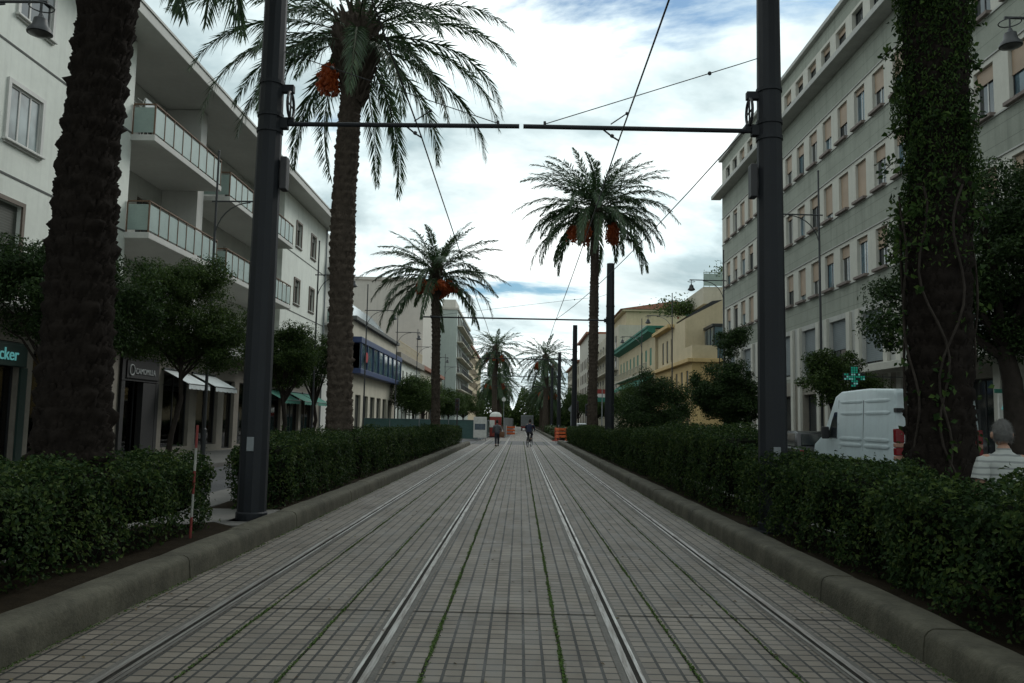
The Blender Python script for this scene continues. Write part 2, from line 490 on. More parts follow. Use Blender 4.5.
# beds with soil, and the narrow walks beside the road
for (x0, x1, ya, yb) in ((KL-.34, -5.0, -14, 11.35), (KL-.34, -5.0, 13.3, 54), (3.12, 4.45, -14, 62), (KL-.34, -5.0, 84, 240), (3.12, 5.0, 73, 240)):
    mb = MB()
    xa, xb = min(x0, x1), max(x0, x1)
    ny = max(8, int((yb-ya)/.35)); ny = min(ny, 180); nx = 6
    X = np.linspace(xa, xb, nx); Y = np.linspace(ya, yb, ny)
    G = np.array([(x, y, .12 + rng.normal(0, .018)) for y in Y for x in X])
    mb.add(G, [(j*nx+i, j*nx+i+1, (j+1)*nx+i+1, (j+1)*nx+i) for j in range(ny-1) for i in range(nx-1)])
    struct(mb.build('soil', M['soil'], smooth=True))
for (x0, x1, y0, y1) in ((-5.9, -5.0, -14, 11.35), (-5.9, KL-.34, 11.35, 13.3), (-5.9, -5.0, 13.3, 55), (4.45, 5.6, -14, 62)):
    struct(MB().box(x0, x1, y0, y1, -.06, .125 if x0 < 0 else .02, bev=.02 if x0 < 0 else .004).build('pavement', M['sidewalk']))
# zebra crossing through the gap by the left pole
mb = MB()
for k in range(6):
    mb.quad((-9.2+k*.58, 10.9, -.006), (-8.9+k*.58, 10.9, -.006), (-8.9+k*.58, 13.3, -.006), (-9.2+k*.58, 13.3, -.006))
struct(mb.build('road_marking', M['white_line']))
# kerbs: rounded stones with joints, a slight irregularity per stone
def kerb(side, xf, y0, y1, first):
    mb = MB(); y = y0; s = side; L = first
    while y < y1 - .2:
        ye = min(y + L, y1)
        dx, dz = random.uniform(-.006, .006), random.uniform(-.006, .006)
        h = .235 + dz
        prof = [(0, -.05), (.012, h*.5), (.02, h*.76), (.04, h*.905), (.075, h*.98), (.12, h), (.29, h*.985), (.33, h*.94), (.345, h*.8), (.345, -.05)]
        poly = [(xf + s*(a + dx), b) for a, b in prof]
        if s < 0: poly = poly[::-1]
        nseg = 4; g = .006
        V = []; n = len(poly)
        for q in np.linspace(y+g, ye-g, nseg+1):
            e = .97 if q in (y+g, ye-g) else 1
            for a, b in poly: V.append((a + random.gauss(0, .0015), q, b*e + random.gauss(0, .0015)))
        Fs = [(i*n+k, (i+1)*n+k, (i+1)*n+(k+1) % n, i*n+(k+1) % n) for i in range(nseg) for k in range(n)]
        Fs += [tuple(range(n)), tuple(range((nseg+1)*n-1, nseg*n-1, -1))]
        mb.add(V, Fs); y = ye; L = 1.95 if y < 60 else 4
    return struct(mb.build('kerb', M['kerb'], smooth=True, fixn=True))
kerb(-1, KL, -13.2, 54, 1.95); kerb(1, KR, -13.6, 62, 1.95)
kerb(-1, KL, 84, 238, 4); kerb(1, KR, 73, 238, 4)

# ------------------------------------------------------------------ rails
def rail(x, gs, label):
    """grooved tram rail: running head, groove full of grit, thin guard lip; gs = +1 when the groove lies towards +X"""
    root = empty('tram_rail', (x, 0, 0), label, 'rail', 'tram rails')
    ys = np.linspace(-13, 239, 120)
    def strip(a, b, z, jit=.0):
        mb = MB(); V = []
        for y in ys:
            V += [(gs*a + random.gauss(0, jit), y, z), (gs*b + random.gauss(0, jit), y, z)]
        mb.add(V, [(2*i, 2*i+1, 2*i+3, 2*i+2) if gs > 0 else (2*i, 2*i+2, 2*i+3, 2*i+1) for i in range(len(ys)-1)])
        return mb
    mb = strip(-.024, .024, .010)
    mb.quad((-.024*gs, -13, .003), (-.024*gs, 239, .003), (-.024*gs, 239, .010), (-.024*gs, -13, .010))
    mb.build('running_head', M['rail'], root)
    strip(.024, .058, .0035).build('groove', M['groove'], root)
    strip(.058, .082, .009).build('guard_lip', M['rail_lip'], root)
    b = strip(-.07, -.025, .0055, .004)
    b2 = strip(.083, .115, .0055, .004)
    for V, in zip(b2.v): b.add(V, b2.f)
    b.build('bedding', M['rail_bed'], root)
    return root
rail(-2.50, 1, 'steel tram rail nearest the left kerb')
rail(-.93, -1, 'steel tram rail just left of the mossy middle strip')
rail(.73, 1, 'steel tram rail just right of the mossy middle strip')
rail(2.24, -1, 'steel tram rail nearest the right kerb')
# the wider open joints between the paving panels
mb = MB()
for x, w in ((-.585, .011), (.305, .011), (-1.44, .009), (-2.06, .009), (1.16, .009), (1.80, .008)):
    ys = np.linspace(-13, 55.9, 400); V = []
    for y in ys:
        a = .004*math.sin(y*5+x*7) + random.gauss(0, .0018)
        V += [(x - w + a + random.gauss(0, .0015), y, .0022), (x + w + a + random.gauss(0, .0015), y, .0022)]
    mb.add(V, [(2*i, 2*i+1, 2*i+3, 2*i+2) for i in range(len(ys)-1)])
for y, x0, x1 in ((3.3, -.9, .7), (7.08, -3.1, 2.7), (10.98, -.55, .28), (14.9, -3.1, 2.7), (22.7, -3.1, 2.7), (30.5, -3.1, 2.7)):
    mb.quad((x0, y-.009, .0024), (x1, y-.009, .0024), (x1, y+.009, .0024), (x0, y+.009, .0024))
struct(mb.build('trackway_joint', M['joint']))
# moss and grass in the long joints
P = []; Nn = []
for x, dens, wid in ((-.585, 1, .016), (.305, 1, .016), (-1.44, .8, .013), (-2.06, .75, .013), (1.16, .75, .012), (1.80, .55, .012), (KL+.02, .6, .03), (KR-.02, .6, .03)):
    n = int(5200*dens)
    y = 2.5 + rng.random(n)**1.7 * 62
    gap = np.sin(y*3.1+x*9) + .7*np.sin(y*7.7+x) + .5*np.sin(y*17)
    k = rng.random(n) < np.clip(.7 + .35*gap, .25, 1)
    y = y[k]
    P.append(np.stack([x + rng.normal(0, wid*.42, len(y)), y, rng.uniform(.003, .012, len(y))], 1))
P = np.concatenate(P)
P = np.concatenate([P, P + np.stack([rng.normal(0, .006, len(P)), rng.normal(0, .03, len(P)), np.zeros(len(P))], 1), P + np.stack([rng.normal(0, .007, len(P)), rng.normal(0, .05, len(P)), np.zeros(len(P))], 1)])
V, F3 = leaf_cards(P, np.tile([0, 0, 1.], (len(P), 1)), .016, .6, .6)
V[:, 2] = np.maximum(V[:, 2], .004)
tag(raw_mesh('grass', V, F3, M['moss']), kind='stuff')
# fallen leaves and crumbs on the paving
n = 420
P = np.stack([rng.uniform(KL+.05, KR-.05, n), 3.5 + rng.random(n)**1.6*40, rng.uniform(.006, .01, n)], 1)
P[:150, 0] = np.where(rng.random(150) < .5, KL+.06+rng.exponential(.12, 150), KR-.06-rng.exponential(.12, 150))
V, F3 = leaf_cards(P, np.tile([0, 0, 1.], (n, 1)), .04, .5, .12)
V[:, 2] = np.maximum(V[:, 2], .0045)
M['dry_leaf'] = leaf_mat('dry_leaves', (.05, .03, .015), (.09, .06, .03), (.14, .12, .06), .8, 0)
tag(raw_mesh('leaves', V, F3, M['dry_leaf']), kind='stuff')

# ------------------------------------------------------------------ palms
def frond(base, az, el, L, droop, nl, ll, lw, hang=.25, r=rng):
    K = 14
    s = np.linspace(0, 1, K)
    ang = el - droop * s**1.35
    h = np.array([math.cos(az), math.sin(az), 0.]); up = np.array([0, 0, 1.])
    T = np.cos(ang)[:, None]*h + np.sin(ang)[:, None]*up
    side = np.array([-math.sin(az), math.cos(az), 0.])
    side0 = side + up * r.normal(0, .18); side = side0/np.linalg.norm(side0)
    Pp = base + np.concatenate([[np.zeros(3)], np.cumsum((T[:-1]+T[1:])*.5*L/(K-1), 0)])
    sway = r.normal(0, .10)
    Pp = Pp + (s**2)[:, None]*side*sway*L
    # rib: flat 4-gon strip tapering
    w = (.034*(1-s)+.004)[:, None]
    Nn = np.cross(side, T)
    ring = np.stack([Pp - side*w, Pp + Nn*w*.7, Pp + side*w, Pp - Nn*w*.4], 1).reshape(-1, 3)
    RF = []
    for i in range(K-1):
        for k in range(4):
            a, b, c, d = i*4+k, i*4+(k+1) % 4, (i+1)*4+(k+1) % 4, (i+1)*4+k
            RF += [(a, b, c), (a, c, d)]
    # leaflets
    u = np.linspace(.13, .995, nl)
    u = np.repeat(u, 2) + r.normal(0, .004, nl*2)
    u = np.clip(u, .1, 1)
    sg = np.tile([1., -1.], nl)
    f = u*(K-1); i0 = np.clip(f.astype(int), 0, K-2); fr = (f-i0)[:, None]
    pb = Pp[i0]*(1-fr) + Pp[i0+1]*fr
    t = unit(T[i0]*(1-fr) + T[i0+1]*fr); nr = unit(np.cross(side, t))
    nr = np.where((nr[:, 2:3] < 0), -nr, nr)
    ln = ll * np.clip(np.sin(PI*np.clip(u*.82+.14, 0, 1)), .12, 1)**.7 * r.uniform(.85, 1.12, nl*2)
    fwd = (.75 + .8*u)[:, None]
    d = unit(t*fwd + side*sg[:, None]*.8 + nr*(.22 + r.normal(0, .34, (nl*2, 1))) + r.normal(0, .10, (nl*2, 3)))
    tip = pb + d*ln[:, None]; tip[:, 2] -= hang*ln*(.5 + r.random(nl*2))
    wv = unit(np.cross(d, nr)) * (lw*.5)
    mid = pb*.62 + tip*.38 + np.array([0, 0, 1])*(hang*ln*.12)[:, None]
    V = np.stack([pb, mid + wv, tip, mid - wv], 1).reshape(-1, 3)
    i = np.arange(nl*2)[:, None]*4
    LF = np.concatenate([i + np.array([[0, 1, 2]]), i + np.array([[0, 2, 3]])], 1).reshape(-1, 3)
    return ring, np.array(RF), V, LF

def palm_trunk(pts, r0, r1, nth=40, dz=.05, amp=.06, n=9, pitch=.22, flare=1.25, ragged=.02):
    pts = np.array(pts, float)
    zmax = pts[-1, 2]; z0 = pts[0, 2]
    nz = max(6, int((zmax-z0)/dz))
    Z = np.linspace(z0, zmax, nz)
    cx = np.interp(Z, pts[:, 2], pts[:, 0]); cy = np.interp(Z, pts[:, 2], pts[:, 1])
    th = np.linspace(0, 2*PI, nth, endpoint=False)
    A, B = np.meshgrid(th, Z)
    t = (B-z0)/(zmax-z0)
    rad = r0*(1-t) + r1*t
    rad = rad * (1 + (flare-1)*np.exp(-(B-z0)/.35))
    rad = rad * (1 + .05*np.sin(B*.9+1.3) + .03*np.sin(B*2.3))
    q = A*n/(2*PI)
    row = np.floor((B-z0)/pitch)
    fz = (B-z0)/pitch - row
    fx = (q + .5*(row % 2)) % 1
    scale = (1 - np.abs(2*fx-1)**1.6) * np.clip(1.15*(fz**.8), 0, 1) * (1 - np.clip((fz-.86)/.14, 0, 1))
    rs = rng.normal(0, 1, (4096,))
    idx = ((row*31 + np.floor(q + .5*(row % 2))*17).astype(int)) % 4096
    disp = amp*scale*(.75 + .35*np.abs(rs[idx])) + rng.normal(0, ragged, A.shape)*.5
    rr = rad + disp + .010*np.sin(B*41 + 2*np.sin(A*3+B*5))*(amp > .045)
    V = np.stack([cx[:, None] + rr*np.cos(A), cy[:, None] + rr*np.sin(A), B], -1).reshape(-1, 3)
    i, k = np.meshgrid(np.arange(nz-1), np.arange(nth), indexing='ij')
    F4 = np.stack([i*nth+k, i*nth+(k+1) % nth, (i+1)*nth+(k+1) % nth, (i+1)*nth+k], -1).reshape(-1, 4)
    return V, F4

def date_bunch(mb, root, out, drop, n, size):
    """hanging bunch of fruit strands from a curved stalk"""
    root = Vector(root); tip = root + Vector(out)
    mid = (root+tip)/2 + Vector((0, 0, .35))
    mb.tube([root, mid, tip], .03, 5, 1)
    for k in range(n):
        a = random.uniform(0, 2*PI); q = random.random()**.5
        e = tip + Vector((math.cos(a)*q*.36, math.sin(a)*q*.36, -drop*random.uniform(.45, 1)))
        for j in range(5):
            p = tip.lerp(e, (j+1.2)/6.2)
            s = size*random.uniform(.7, 1.2)
            o = Vector((random.gauss(0, .045), random.gauss(0, .045), random.gauss(0, .03)))
            p = p + o
            V = [(p.x+s, p.y, p.z), (p.x, p.y+s, p.z), (p.x-s, p.y, p.z), (p.x, p.y-s, p.z), (p.x, p.y, p.z+s*1.3), (p.x, p.y, p.z-s*1.3)]
            mb.add(V, [(0,1,4),(1,2,4),(2,3,4),(3,0,4),(1,0,5),(2,1,5),(3,2,5),(0,3,5)], 0)

def palm(pts, r0, r1, L, nf, label, seed, nl=48, ll=.48, lw=.035, bunches=0, detail=1.0, trunk_mat='bark_palm', low=-.75, droop=(1.0, 1.9), group='date palms along the tramway', amp=.055, high=1.22, bulge=1.5, ba0=.5, bs=1.0, shaft=1.3):
    r = np.random.default_rng(seed); random.seed(seed)
    base = pts[0]; top = np.array(pts[-1], float)
    root = empty('palm_tree', base, label, 'palm tree', group)
    b0 = np.array(base, float)
    V, F4 = palm_trunk(pts, r0, r1, nth=int(40*detail) if detail > .5 else 14, dz=.05 if detail > .8 else .12, amp=amp)
    TV, TF = [V - b0], [np.concatenate([F4[:, [0, 1, 2]], F4[:, [0, 2, 3]]])]
    if detail > .7:
        # ragged stubs of cut leaf bases all over the trunk
        pa = np.array(pts, float); zr = np.arange(.25, pa[-1, 2]-.3, .075); nr = int(15*min(detail, 1.6)); o = len(V)
        for q, z in enumerate(zr):
            cx = np.interp(z, pa[:, 2], pa[:, 0]) - b0[0]; cy = np.interp(z, pa[:, 2], pa[:, 1]) - b0[1]
            t = z/pa[-1, 2]; rad = (r0*(1-t) + r1*t)*(1 + .05*np.sin(z*.9+1.3) + .03*np.sin(z*2.3))*(1 + .25*math.exp(-z/.35))
            a = (np.arange(nr) + .5*(q % 2) + r.normal(0, .16, nr))*2*PI/nr
            w = rad*PI/nr*r.uniform(.7, 1.15, nr); pr = amp*r.uniform(.15, .75, nr) + .006; hh = r.uniform(.05, .13, nr)
            er = np.stack([np.cos(a), np.sin(a)], 1); et = np.stack([-np.sin(a), np.cos(a)], 1); c = np.array([cx, cy])
            zz = np.full(nr, z - b0[2]) + r.normal(0, .012, nr)
            p0 = np.concatenate([c + er*(rad-.01) - et*w[:, None], (zz - hh*.5)[:, None]], 1); p1 = np.concatenate([c + er*(rad-.01) + et*w[:, None], (zz - hh*.5)[:, None]], 1)
            p2 = np.concatenate([c + er*(rad + pr)[:, None] + et*(w*.55)[:, None], (zz + hh*.4)[:, None]], 1); p3 = np.concatenate([c + er*(rad + pr)[:, None] - et*(w*.55)[:, None], (zz + hh*.4)[:, None]], 1)
            p4 = np.concatenate([c + er*(rad-.01), (zz + hh*.62)[:, None]], 1)
            TV.append(np.stack([p0, p1, p2, p3, p4], 1).reshape(-1, 3))
            i = np.arange(nr)[:, None]*5 + o
            TF.append(np.concatenate([i + np.array([[k]]*1)[0][None, :]*0 + np.array([x]) for k, x in enumerate(([0, 1, 2], [0, 2, 3], [3, 2, 4], [1, 4, 2], [0, 3, 4]))]))
            o += nr*5
    raw_mesh('trunk', np.concatenate(TV), np.concatenate(TF), M[trunk_mat], root)
    # crown shaft: bulge of old leaf bases with stubs
    mb = MB(); h = shaft
    prof = [(r1*1.0, -h), (r1*1.25, -h*.8), (r1*bulge, -h*.35), (r1*bulge*.92, .1), (r1*.6, .55), (.05, .8)]
    mb.lathe(prof, tuple(top-b0), 18)
    for k in range(int(110*max(detail, .35))):
        a = k*2.39996; z = -h + (k/(110*max(detail, .35)))*(h+.35)
        rr = np.interp(z, [p[1] for p in prof], [p[0] for p in prof])*.93
        d = Vector((math.cos(a), math.sin(a), 0)); c = Vector(top-b0) + d*rr + Vector((0, 0, z))
        tip = c + d*.16 + Vector((0, 0, random.uniform(.12, .3)))
        mb.tube([c - d*.05 - Vector((0,0,.08)), tip], [.075, .025], 5)
    mb.build('crownshaft', M[trunk_mat], root)
    Vs, Fs, Ms = [], [], []; o = 0
    for k in range(nf):
        q = (k+.5)/nf
        el = high - (high-low)*q**.85 + r.normal(0, .09)
        az = k*2.39996 + r.normal(0, .12)
        dr = (droop[0]*.8*(1-q) + droop[1]*q) * r.uniform(.8, 1.15)
        dr = min(dr, el + 1.5)
        Lk = L*r.uniform(.85, 1.1)*(1 - .22*max(0, .35-q)/.35)
        bb = top - b0 + np.array([math.cos(az)*r1*.9, math.sin(az)*r1*.9, .25 - .75*q])
        a, af, l, lf = frond(bb, az, el, Lk, dr, nl, ll, lw, hang=.18 + .5*q, r=r)
        Vs += [a, l]; Fs += [af + o, lf + o + len(a)]; Ms += [np.ones(len(af)), np.zeros(len(lf))]
        o += len(a) + len(l)
    raw_mesh('crown', np.concatenate(Vs), np.concatenate(Fs), [M['frond'], M['rachis']], root, np.concatenate(Ms))
    for k in range(bunches):
        mb = MB(); a = k*2*PI/bunches + ba0 + random.uniform(-.3, .3)
        q = L/4.6*bs; out = (math.cos(a)*random.uniform(.6, 1.3)*q, math.sin(a)*random.uniform(.6, 1.3)*q, random.uniform(-1.15, -.45)*q)
        date_bunch(mb, tuple(top - b0 + np.array([math.cos(a)*r1, math.sin(a)*r1, -.15])), out, random.uniform(.8, 1.3)*q, int(60*max(detail, .4)), .055 if detail > .5 else .085)
        mb.build('date_bunch', [M['dates'], M['rachis']], root)
    return root

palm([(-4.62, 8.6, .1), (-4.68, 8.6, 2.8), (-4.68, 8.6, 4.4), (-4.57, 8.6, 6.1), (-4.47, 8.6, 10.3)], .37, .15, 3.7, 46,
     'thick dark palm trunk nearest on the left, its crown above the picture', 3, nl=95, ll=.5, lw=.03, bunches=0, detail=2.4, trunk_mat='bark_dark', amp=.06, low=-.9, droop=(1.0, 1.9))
palm([(-4.68, 21.6, .1), (-4.79, 21.6, 4.7), (-4.82, 21.6, 7.4), (-4.75, 21.6, 9.9), (-4.64, 21.6, 12.2)], .32, .25, 4.8, 46,
     'tall palm behind the left pole with long drooping fronds and scaly trunk', 4, nl=88, ll=.55, lw=.032, bunches=1, ba0=PI+.2, bs=.75, detail=1.6, low=-.32, droop=(.95, 1.85), amp=.06, bulge=2.5, shaft=2.1)
palm([(-4.15, 41, .1), (-4.27, 41, 6.0), (-4.40, 41, 8.2), (-4.36, 41, 9.0)], .205, .165, 3.9, 42,
     'slim palm on the left with orange date bunches in front of the pale blind wall', 5, nl=70, ll=.46, lw=.055, bunches=12, bs=.62, detail=.9, low=-.22, droop=(.95, 1.5))
palm([(4.25, 49, .1), (4.3, 49, 8.9), (4.32, 49, 12.4), (4.36, 49, 14.5)], .27, .22, 5.0, 74,
     'tall full palm on the right with red date bunches hanging both sides', 6, nl=75, ll=.6, lw=.065, bunches=11, detail=.9, low=-.16, droop=(.95, 1.95))
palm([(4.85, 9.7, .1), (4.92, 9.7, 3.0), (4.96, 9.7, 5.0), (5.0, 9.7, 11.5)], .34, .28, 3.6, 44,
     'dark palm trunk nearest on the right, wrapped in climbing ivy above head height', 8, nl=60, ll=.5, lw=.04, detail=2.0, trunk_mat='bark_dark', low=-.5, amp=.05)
for i, (x, y, h, L, lab) in enumerate([
        (-3.45, 112, 11.4, 4.6, 'largest of the far palms, left of the track beyond the crossing'),
        (3.35, 112, 10.3, 4.3, 'slim far palm right of the track beyond the crossing'),
        (-3.9, 132, 8.6, 4.9, 'lower far palm close behind the largest one on the left of the track'),
        (4.4, 135, 7.2, 4.8, 'low far palm behind the slim one right of the track, orange dates'),
        (-4.2, 158, 8.8, 4.8, 'distant palm third in the left row beyond the crossing'),
        (4.5, 160, 8.4, 4.8, 'distant palm third in the right row beyond the crossing'),
        (-4.5, 190, 9.5, 4.8, 'hazy distant palm at the end of the left row'),
        (4.8, 192, 9.0, 4.8, 'hazy distant palm at the end of the right row')]):
    palm([(x, y, .1), (x - .1*(1 if x < 0 else -1), y, h*.6), (x, y, h)], .36, .3, L, 54, lab, 20+i, nl=32, ll=.62, lw=.115, bunches=6 if i < 5 else 4, detail=.35, low=-.85, droop=(.9, 1.4))

# ivy over the right palm
n = 60000
z = 3.45 + rng.random(n)**.92*7.4
k = np.clip((z-3.7)/1.1, 0, 1)
keep = rng.random(n) < (.12 + .88*k)
z = z[keep]; n = len(z)
a = rng.uniform(0, 2*PI, n)
lump = .05*np.sin(a*3+z*2.1) + .06*np.sin(z*4.3+a) + .05*np.sin(a*5-z*6)
rad = .25 + np.clip(lump, -.05, .15)*.8 + rng.random(n)**.9*.16
P = np.stack([4.92 + rad*np.cos(a) + .012*(z-3.7), 9.7 + rad*np.sin(a), z], 1)
Nn = np.stack([np.cos(a), np.sin(a), np.full(n, .25)], 1)
root = empty('climbing_ivy', (4.92, 9.7, 3.7), 'green ivy wrapped thickly round the upper part of the right palm trunk', 'ivy')
V1, F1 = leaf_cards(P - np.array([4.92, 9.7, 3.7]), Nn, .05, .42, .6, hang=1.8)
raw_mesh('ivy_foliage', V1, F1, M['ivy'], root)
# loose shoots sticking out and bare stems winding up the trunk
SP = []
mb = MB()
for j in range(44):
    z0 = random.uniform(3.6, 8.2); a0 = random.uniform(0, 2*PI)
    p = Vector((.36*math.cos(a0), .36*math.sin(a0), z0-3.7)); d = Vector((math.cos(a0), math.sin(a0), random.uniform(-.3, .4)))
    path = [p]
    L = random.uniform(.1, .3)
    for s in range(6):
        d.z -= .16; p = p + d.normalized()*L/6; path.append(p.copy())
        for q in range(4): SP.append((p.x+random.gauss(0, .05), p.y+random.gauss(0, .05), p.z+random.gauss(0, .05)))
    mb.tube(path, .006, 4)
mb.build('ivy_foliage', M['bark'], root)
for j in range(9):
    a0 = random.uniform(0, 2*PI); path = []
    tw = random.uniform(-1.2, 1.2)
    for s in range(22):
        t = s/21; aa = a0 + tw*t + .25*math.sin(s*.7+j)
        path.append((.40*math.cos(aa), .40*math.sin(aa), -3.5 + t*4.2))
        if random.random() < .5:
            for q in range(5): SP.append((path[-1][0]*1.12+random.gauss(0, .06), path[-1][1]*1.12+random.gauss(0, .06), path[-1][2]+random.gauss(0, .06)))
    MB().tube(path, .014, 5).build('ivy_stem', M['bark'], root)
SP = np.array(SP)
V2, F2 = leaf_cards(SP, np.tile([0, -.6, .5], (len(SP), 1)), .085, .6, .8, hang=.8)
raw_mesh('ivy_shoot', V2, F2, M['ivy'], root)

# ------------------------------------------------------------------ hedges
def hedge(x0, x1, y0, y1, z1, label, size=.05, dens=900, mat='hedge', z0=.12, seed=0, group='clipped hedges beside the track', name='hedge'):
    r = np.random.default_rng(100+seed)
    cx, cy = (x0+x1)/2, (y0+y1)/2
    hx, hy, hz = (x1-x0)/2, (y1-y0)/2, (z1-z0)
    root = empty(name, (cx, cy, 0), label, 'hedge', group)
    areas = np.array([2*hy*hz, 2*hy*hz, 2*hx*hz, 2*hx*hz, 4*hx*hy*1.1])
    n = int(areas.sum()*dens)
    f = r.choice(5, n, p=areas/areas.sum())
    u = r.uniform(-1, 1, n); w = r.random(n)
    P = np.zeros((n, 3)); N = np.zeros((n, 3))
    for k, s in ((0, -1), (1, 1)):
        q = f == k; P[q] = np.stack([np.full(q.sum(), s*hx), u[q]*hy, z0 + w[q]**.85*hz], 1); N[q] = (s, 0, .35)
    for k, s in ((2, -1), (3, 1)):
        q = f == k; P[q] = np.stack([u[q]*hx, np.full(q.sum(), s*hy), z0 + w[q]**.85*hz], 1); N[q] = (0, s, .35)
    q = f == 4; P[q] = np.stack([u[q]*hx, (w[q]*2-1)*hy, np.full(q.sum(), z1)], 1); N[q] = (0, 0, 1)
    # rounded shoulders, uneven growth, bulging clumps
    def fld(p, s, ph): return np.sin(p[:, 0]*s*1.3+ph)*np.sin(p[:, 1]*s+ph*2.1)*np.sin(p[:, 2]*s*1.7+ph*.7+1) + .6*np.sin(p[:, 1]*s*2.3+p[:, 2]*s*1.9+ph)
    W = P + np.array([cx, cy, 0])
    g = .075*fld(W, 2.3, seed) + .05*fld(W, 6.1, seed+2)
    ex = np.abs(P[:, 0])/hx; ez = (P[:, 2]-z0)/hz
    shoulder = np.clip((ex-.75)/.25, 0, 1)**2*np.clip((ez-.8)/.2, 0, 1)
    P[:, 2] -= shoulder*.10
    en = np.clip(1 - (hy - np.abs(P[:, 1]))/.55, 0, 1)**2
    P[:, 2] -= en*np.clip((ez-.5)/.5, 0, 1)*.22; P[:, 0] *= 1 - .28*en
    taper = np.clip(.28-ez, 0, 1)*.45
    P[:, 0] *= 1 - taper
    depth = r.random(n)**1.6*.20
    P += unit(N)*(g - depth + .02)[:, None]
    P[:, 2] += np.where(N[:, 2] > .9, .04*np.sin(W[:, 1]*1.7+seed) + .03*np.sin(W[:, 1]*4.1+W[:, 0]*3), 0)
    tufts = r.random(n) < .04
    P[tufts] += unit(N)[tufts]*r.uniform(.03, .10, (tufts.sum(), 1))
    P[:, 2] = np.maximum(P[:, 2], z0+.02)
    low = (P[:, 2] < z0 + .16) & (r.random(n) < .4)
    P, N = P[~low], N[~low]
    V, F3 = leaf_cards(P, N, size, .55, .65, r=r)
    raw_mesh('foliage', V, F3, M[mat], root)
    # woody inside: dark lumpy mass and bare stems at the foot
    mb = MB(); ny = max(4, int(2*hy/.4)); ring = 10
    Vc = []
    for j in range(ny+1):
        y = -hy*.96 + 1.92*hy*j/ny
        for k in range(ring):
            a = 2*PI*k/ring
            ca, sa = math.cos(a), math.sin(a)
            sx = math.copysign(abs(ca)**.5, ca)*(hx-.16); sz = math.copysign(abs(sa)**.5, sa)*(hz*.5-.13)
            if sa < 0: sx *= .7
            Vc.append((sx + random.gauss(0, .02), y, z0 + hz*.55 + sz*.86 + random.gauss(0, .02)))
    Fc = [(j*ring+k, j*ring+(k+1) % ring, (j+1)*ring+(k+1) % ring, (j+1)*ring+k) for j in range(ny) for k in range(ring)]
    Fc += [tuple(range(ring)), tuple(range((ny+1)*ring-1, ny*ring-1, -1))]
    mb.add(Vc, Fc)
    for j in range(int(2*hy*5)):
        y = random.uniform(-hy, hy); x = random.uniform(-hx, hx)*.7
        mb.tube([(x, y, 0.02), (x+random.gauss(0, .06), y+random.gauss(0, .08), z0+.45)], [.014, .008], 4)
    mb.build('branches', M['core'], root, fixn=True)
    return root
hedge(-5.0, -4.0, 2.0, 11.2, 1.09, 'long dark hedge nearest on the left, ending at the red and white rod', dens=1500, size=.05, seed=1)
hedge(-4.7, -3.75, 13.2, 19.2, 1.22, 'hedge on the left just behind the big pole', dens=1100, size=.052, seed=2)
hedge(-4.7, -3.75, 20.0, 28.4, 1.24, 'left hedge just past the foot of the scaly palm', dens=620, size=0.062, seed=3)
hedge(-4.7, -3.75, 28.9, 37.5, 1.19, 'left hedge in the middle of the row, before the slim palm', dens=520, size=0.068, seed=13)
hedge(-4.7, -3.75, 38.1, 46.3, 1.25, 'left hedge round the foot of the slim palm with date bunches', dens=460, size=0.074, seed=23)
hedge(-4.7, -3.75, 46.9, 54, 1.16, 'last hedge on the left before the crossing', dens=420, size=0.078, seed=33)
hedge(3.34, 4.36, 2.0, 8.1, 1.14, 'hedge nearest on the right in front of the man', dens=1700, size=.05, seed=4)
hedge(3.36, 4.40, 8.15, 13.0, 1.17, 'hedge on the right in front of the white van', dens=1400, size=.05, seed=5)
hedge(3.36, 4.40, 13.6, 22.5, 1.5, 'dark hedge on the right just beyond the big pole', dens=900, size=.055, seed=6)
hedge(3.4, 4.42, 23.1, 31.2, 1.36, 'right hedge around the bushy shrub', dens=560, size=0.064, seed=7)
hedge(3.4, 4.42, 31.8, 40.2, 1.26, 'right hedge beside the second tram pole', dens=470, size=0.07, seed=17)
hedge(3.4, 4.42, 40.9, 50.2, 1.34, 'right hedge at the foot of the tall palm', dens=420, size=0.075, seed=27)
hedge(3.4, 4.42, 50.8, 61, 1.22, 'last hedge on the right before the orange barrier', dens=380, size=0.08, seed=37)
hedge(3.3, 4.8, 74, 128, 1.0, 'yellow green hedge on the right beyond the crossing', dens=110, size=.14, seed=8, mat='hedge_far')
hedge(-4.9, -3.7, 86, 128, 1.0, 'yellow green hedge on the left beyond the red cabin', dens=110, size=.14, seed=9, mat='hedge_far')

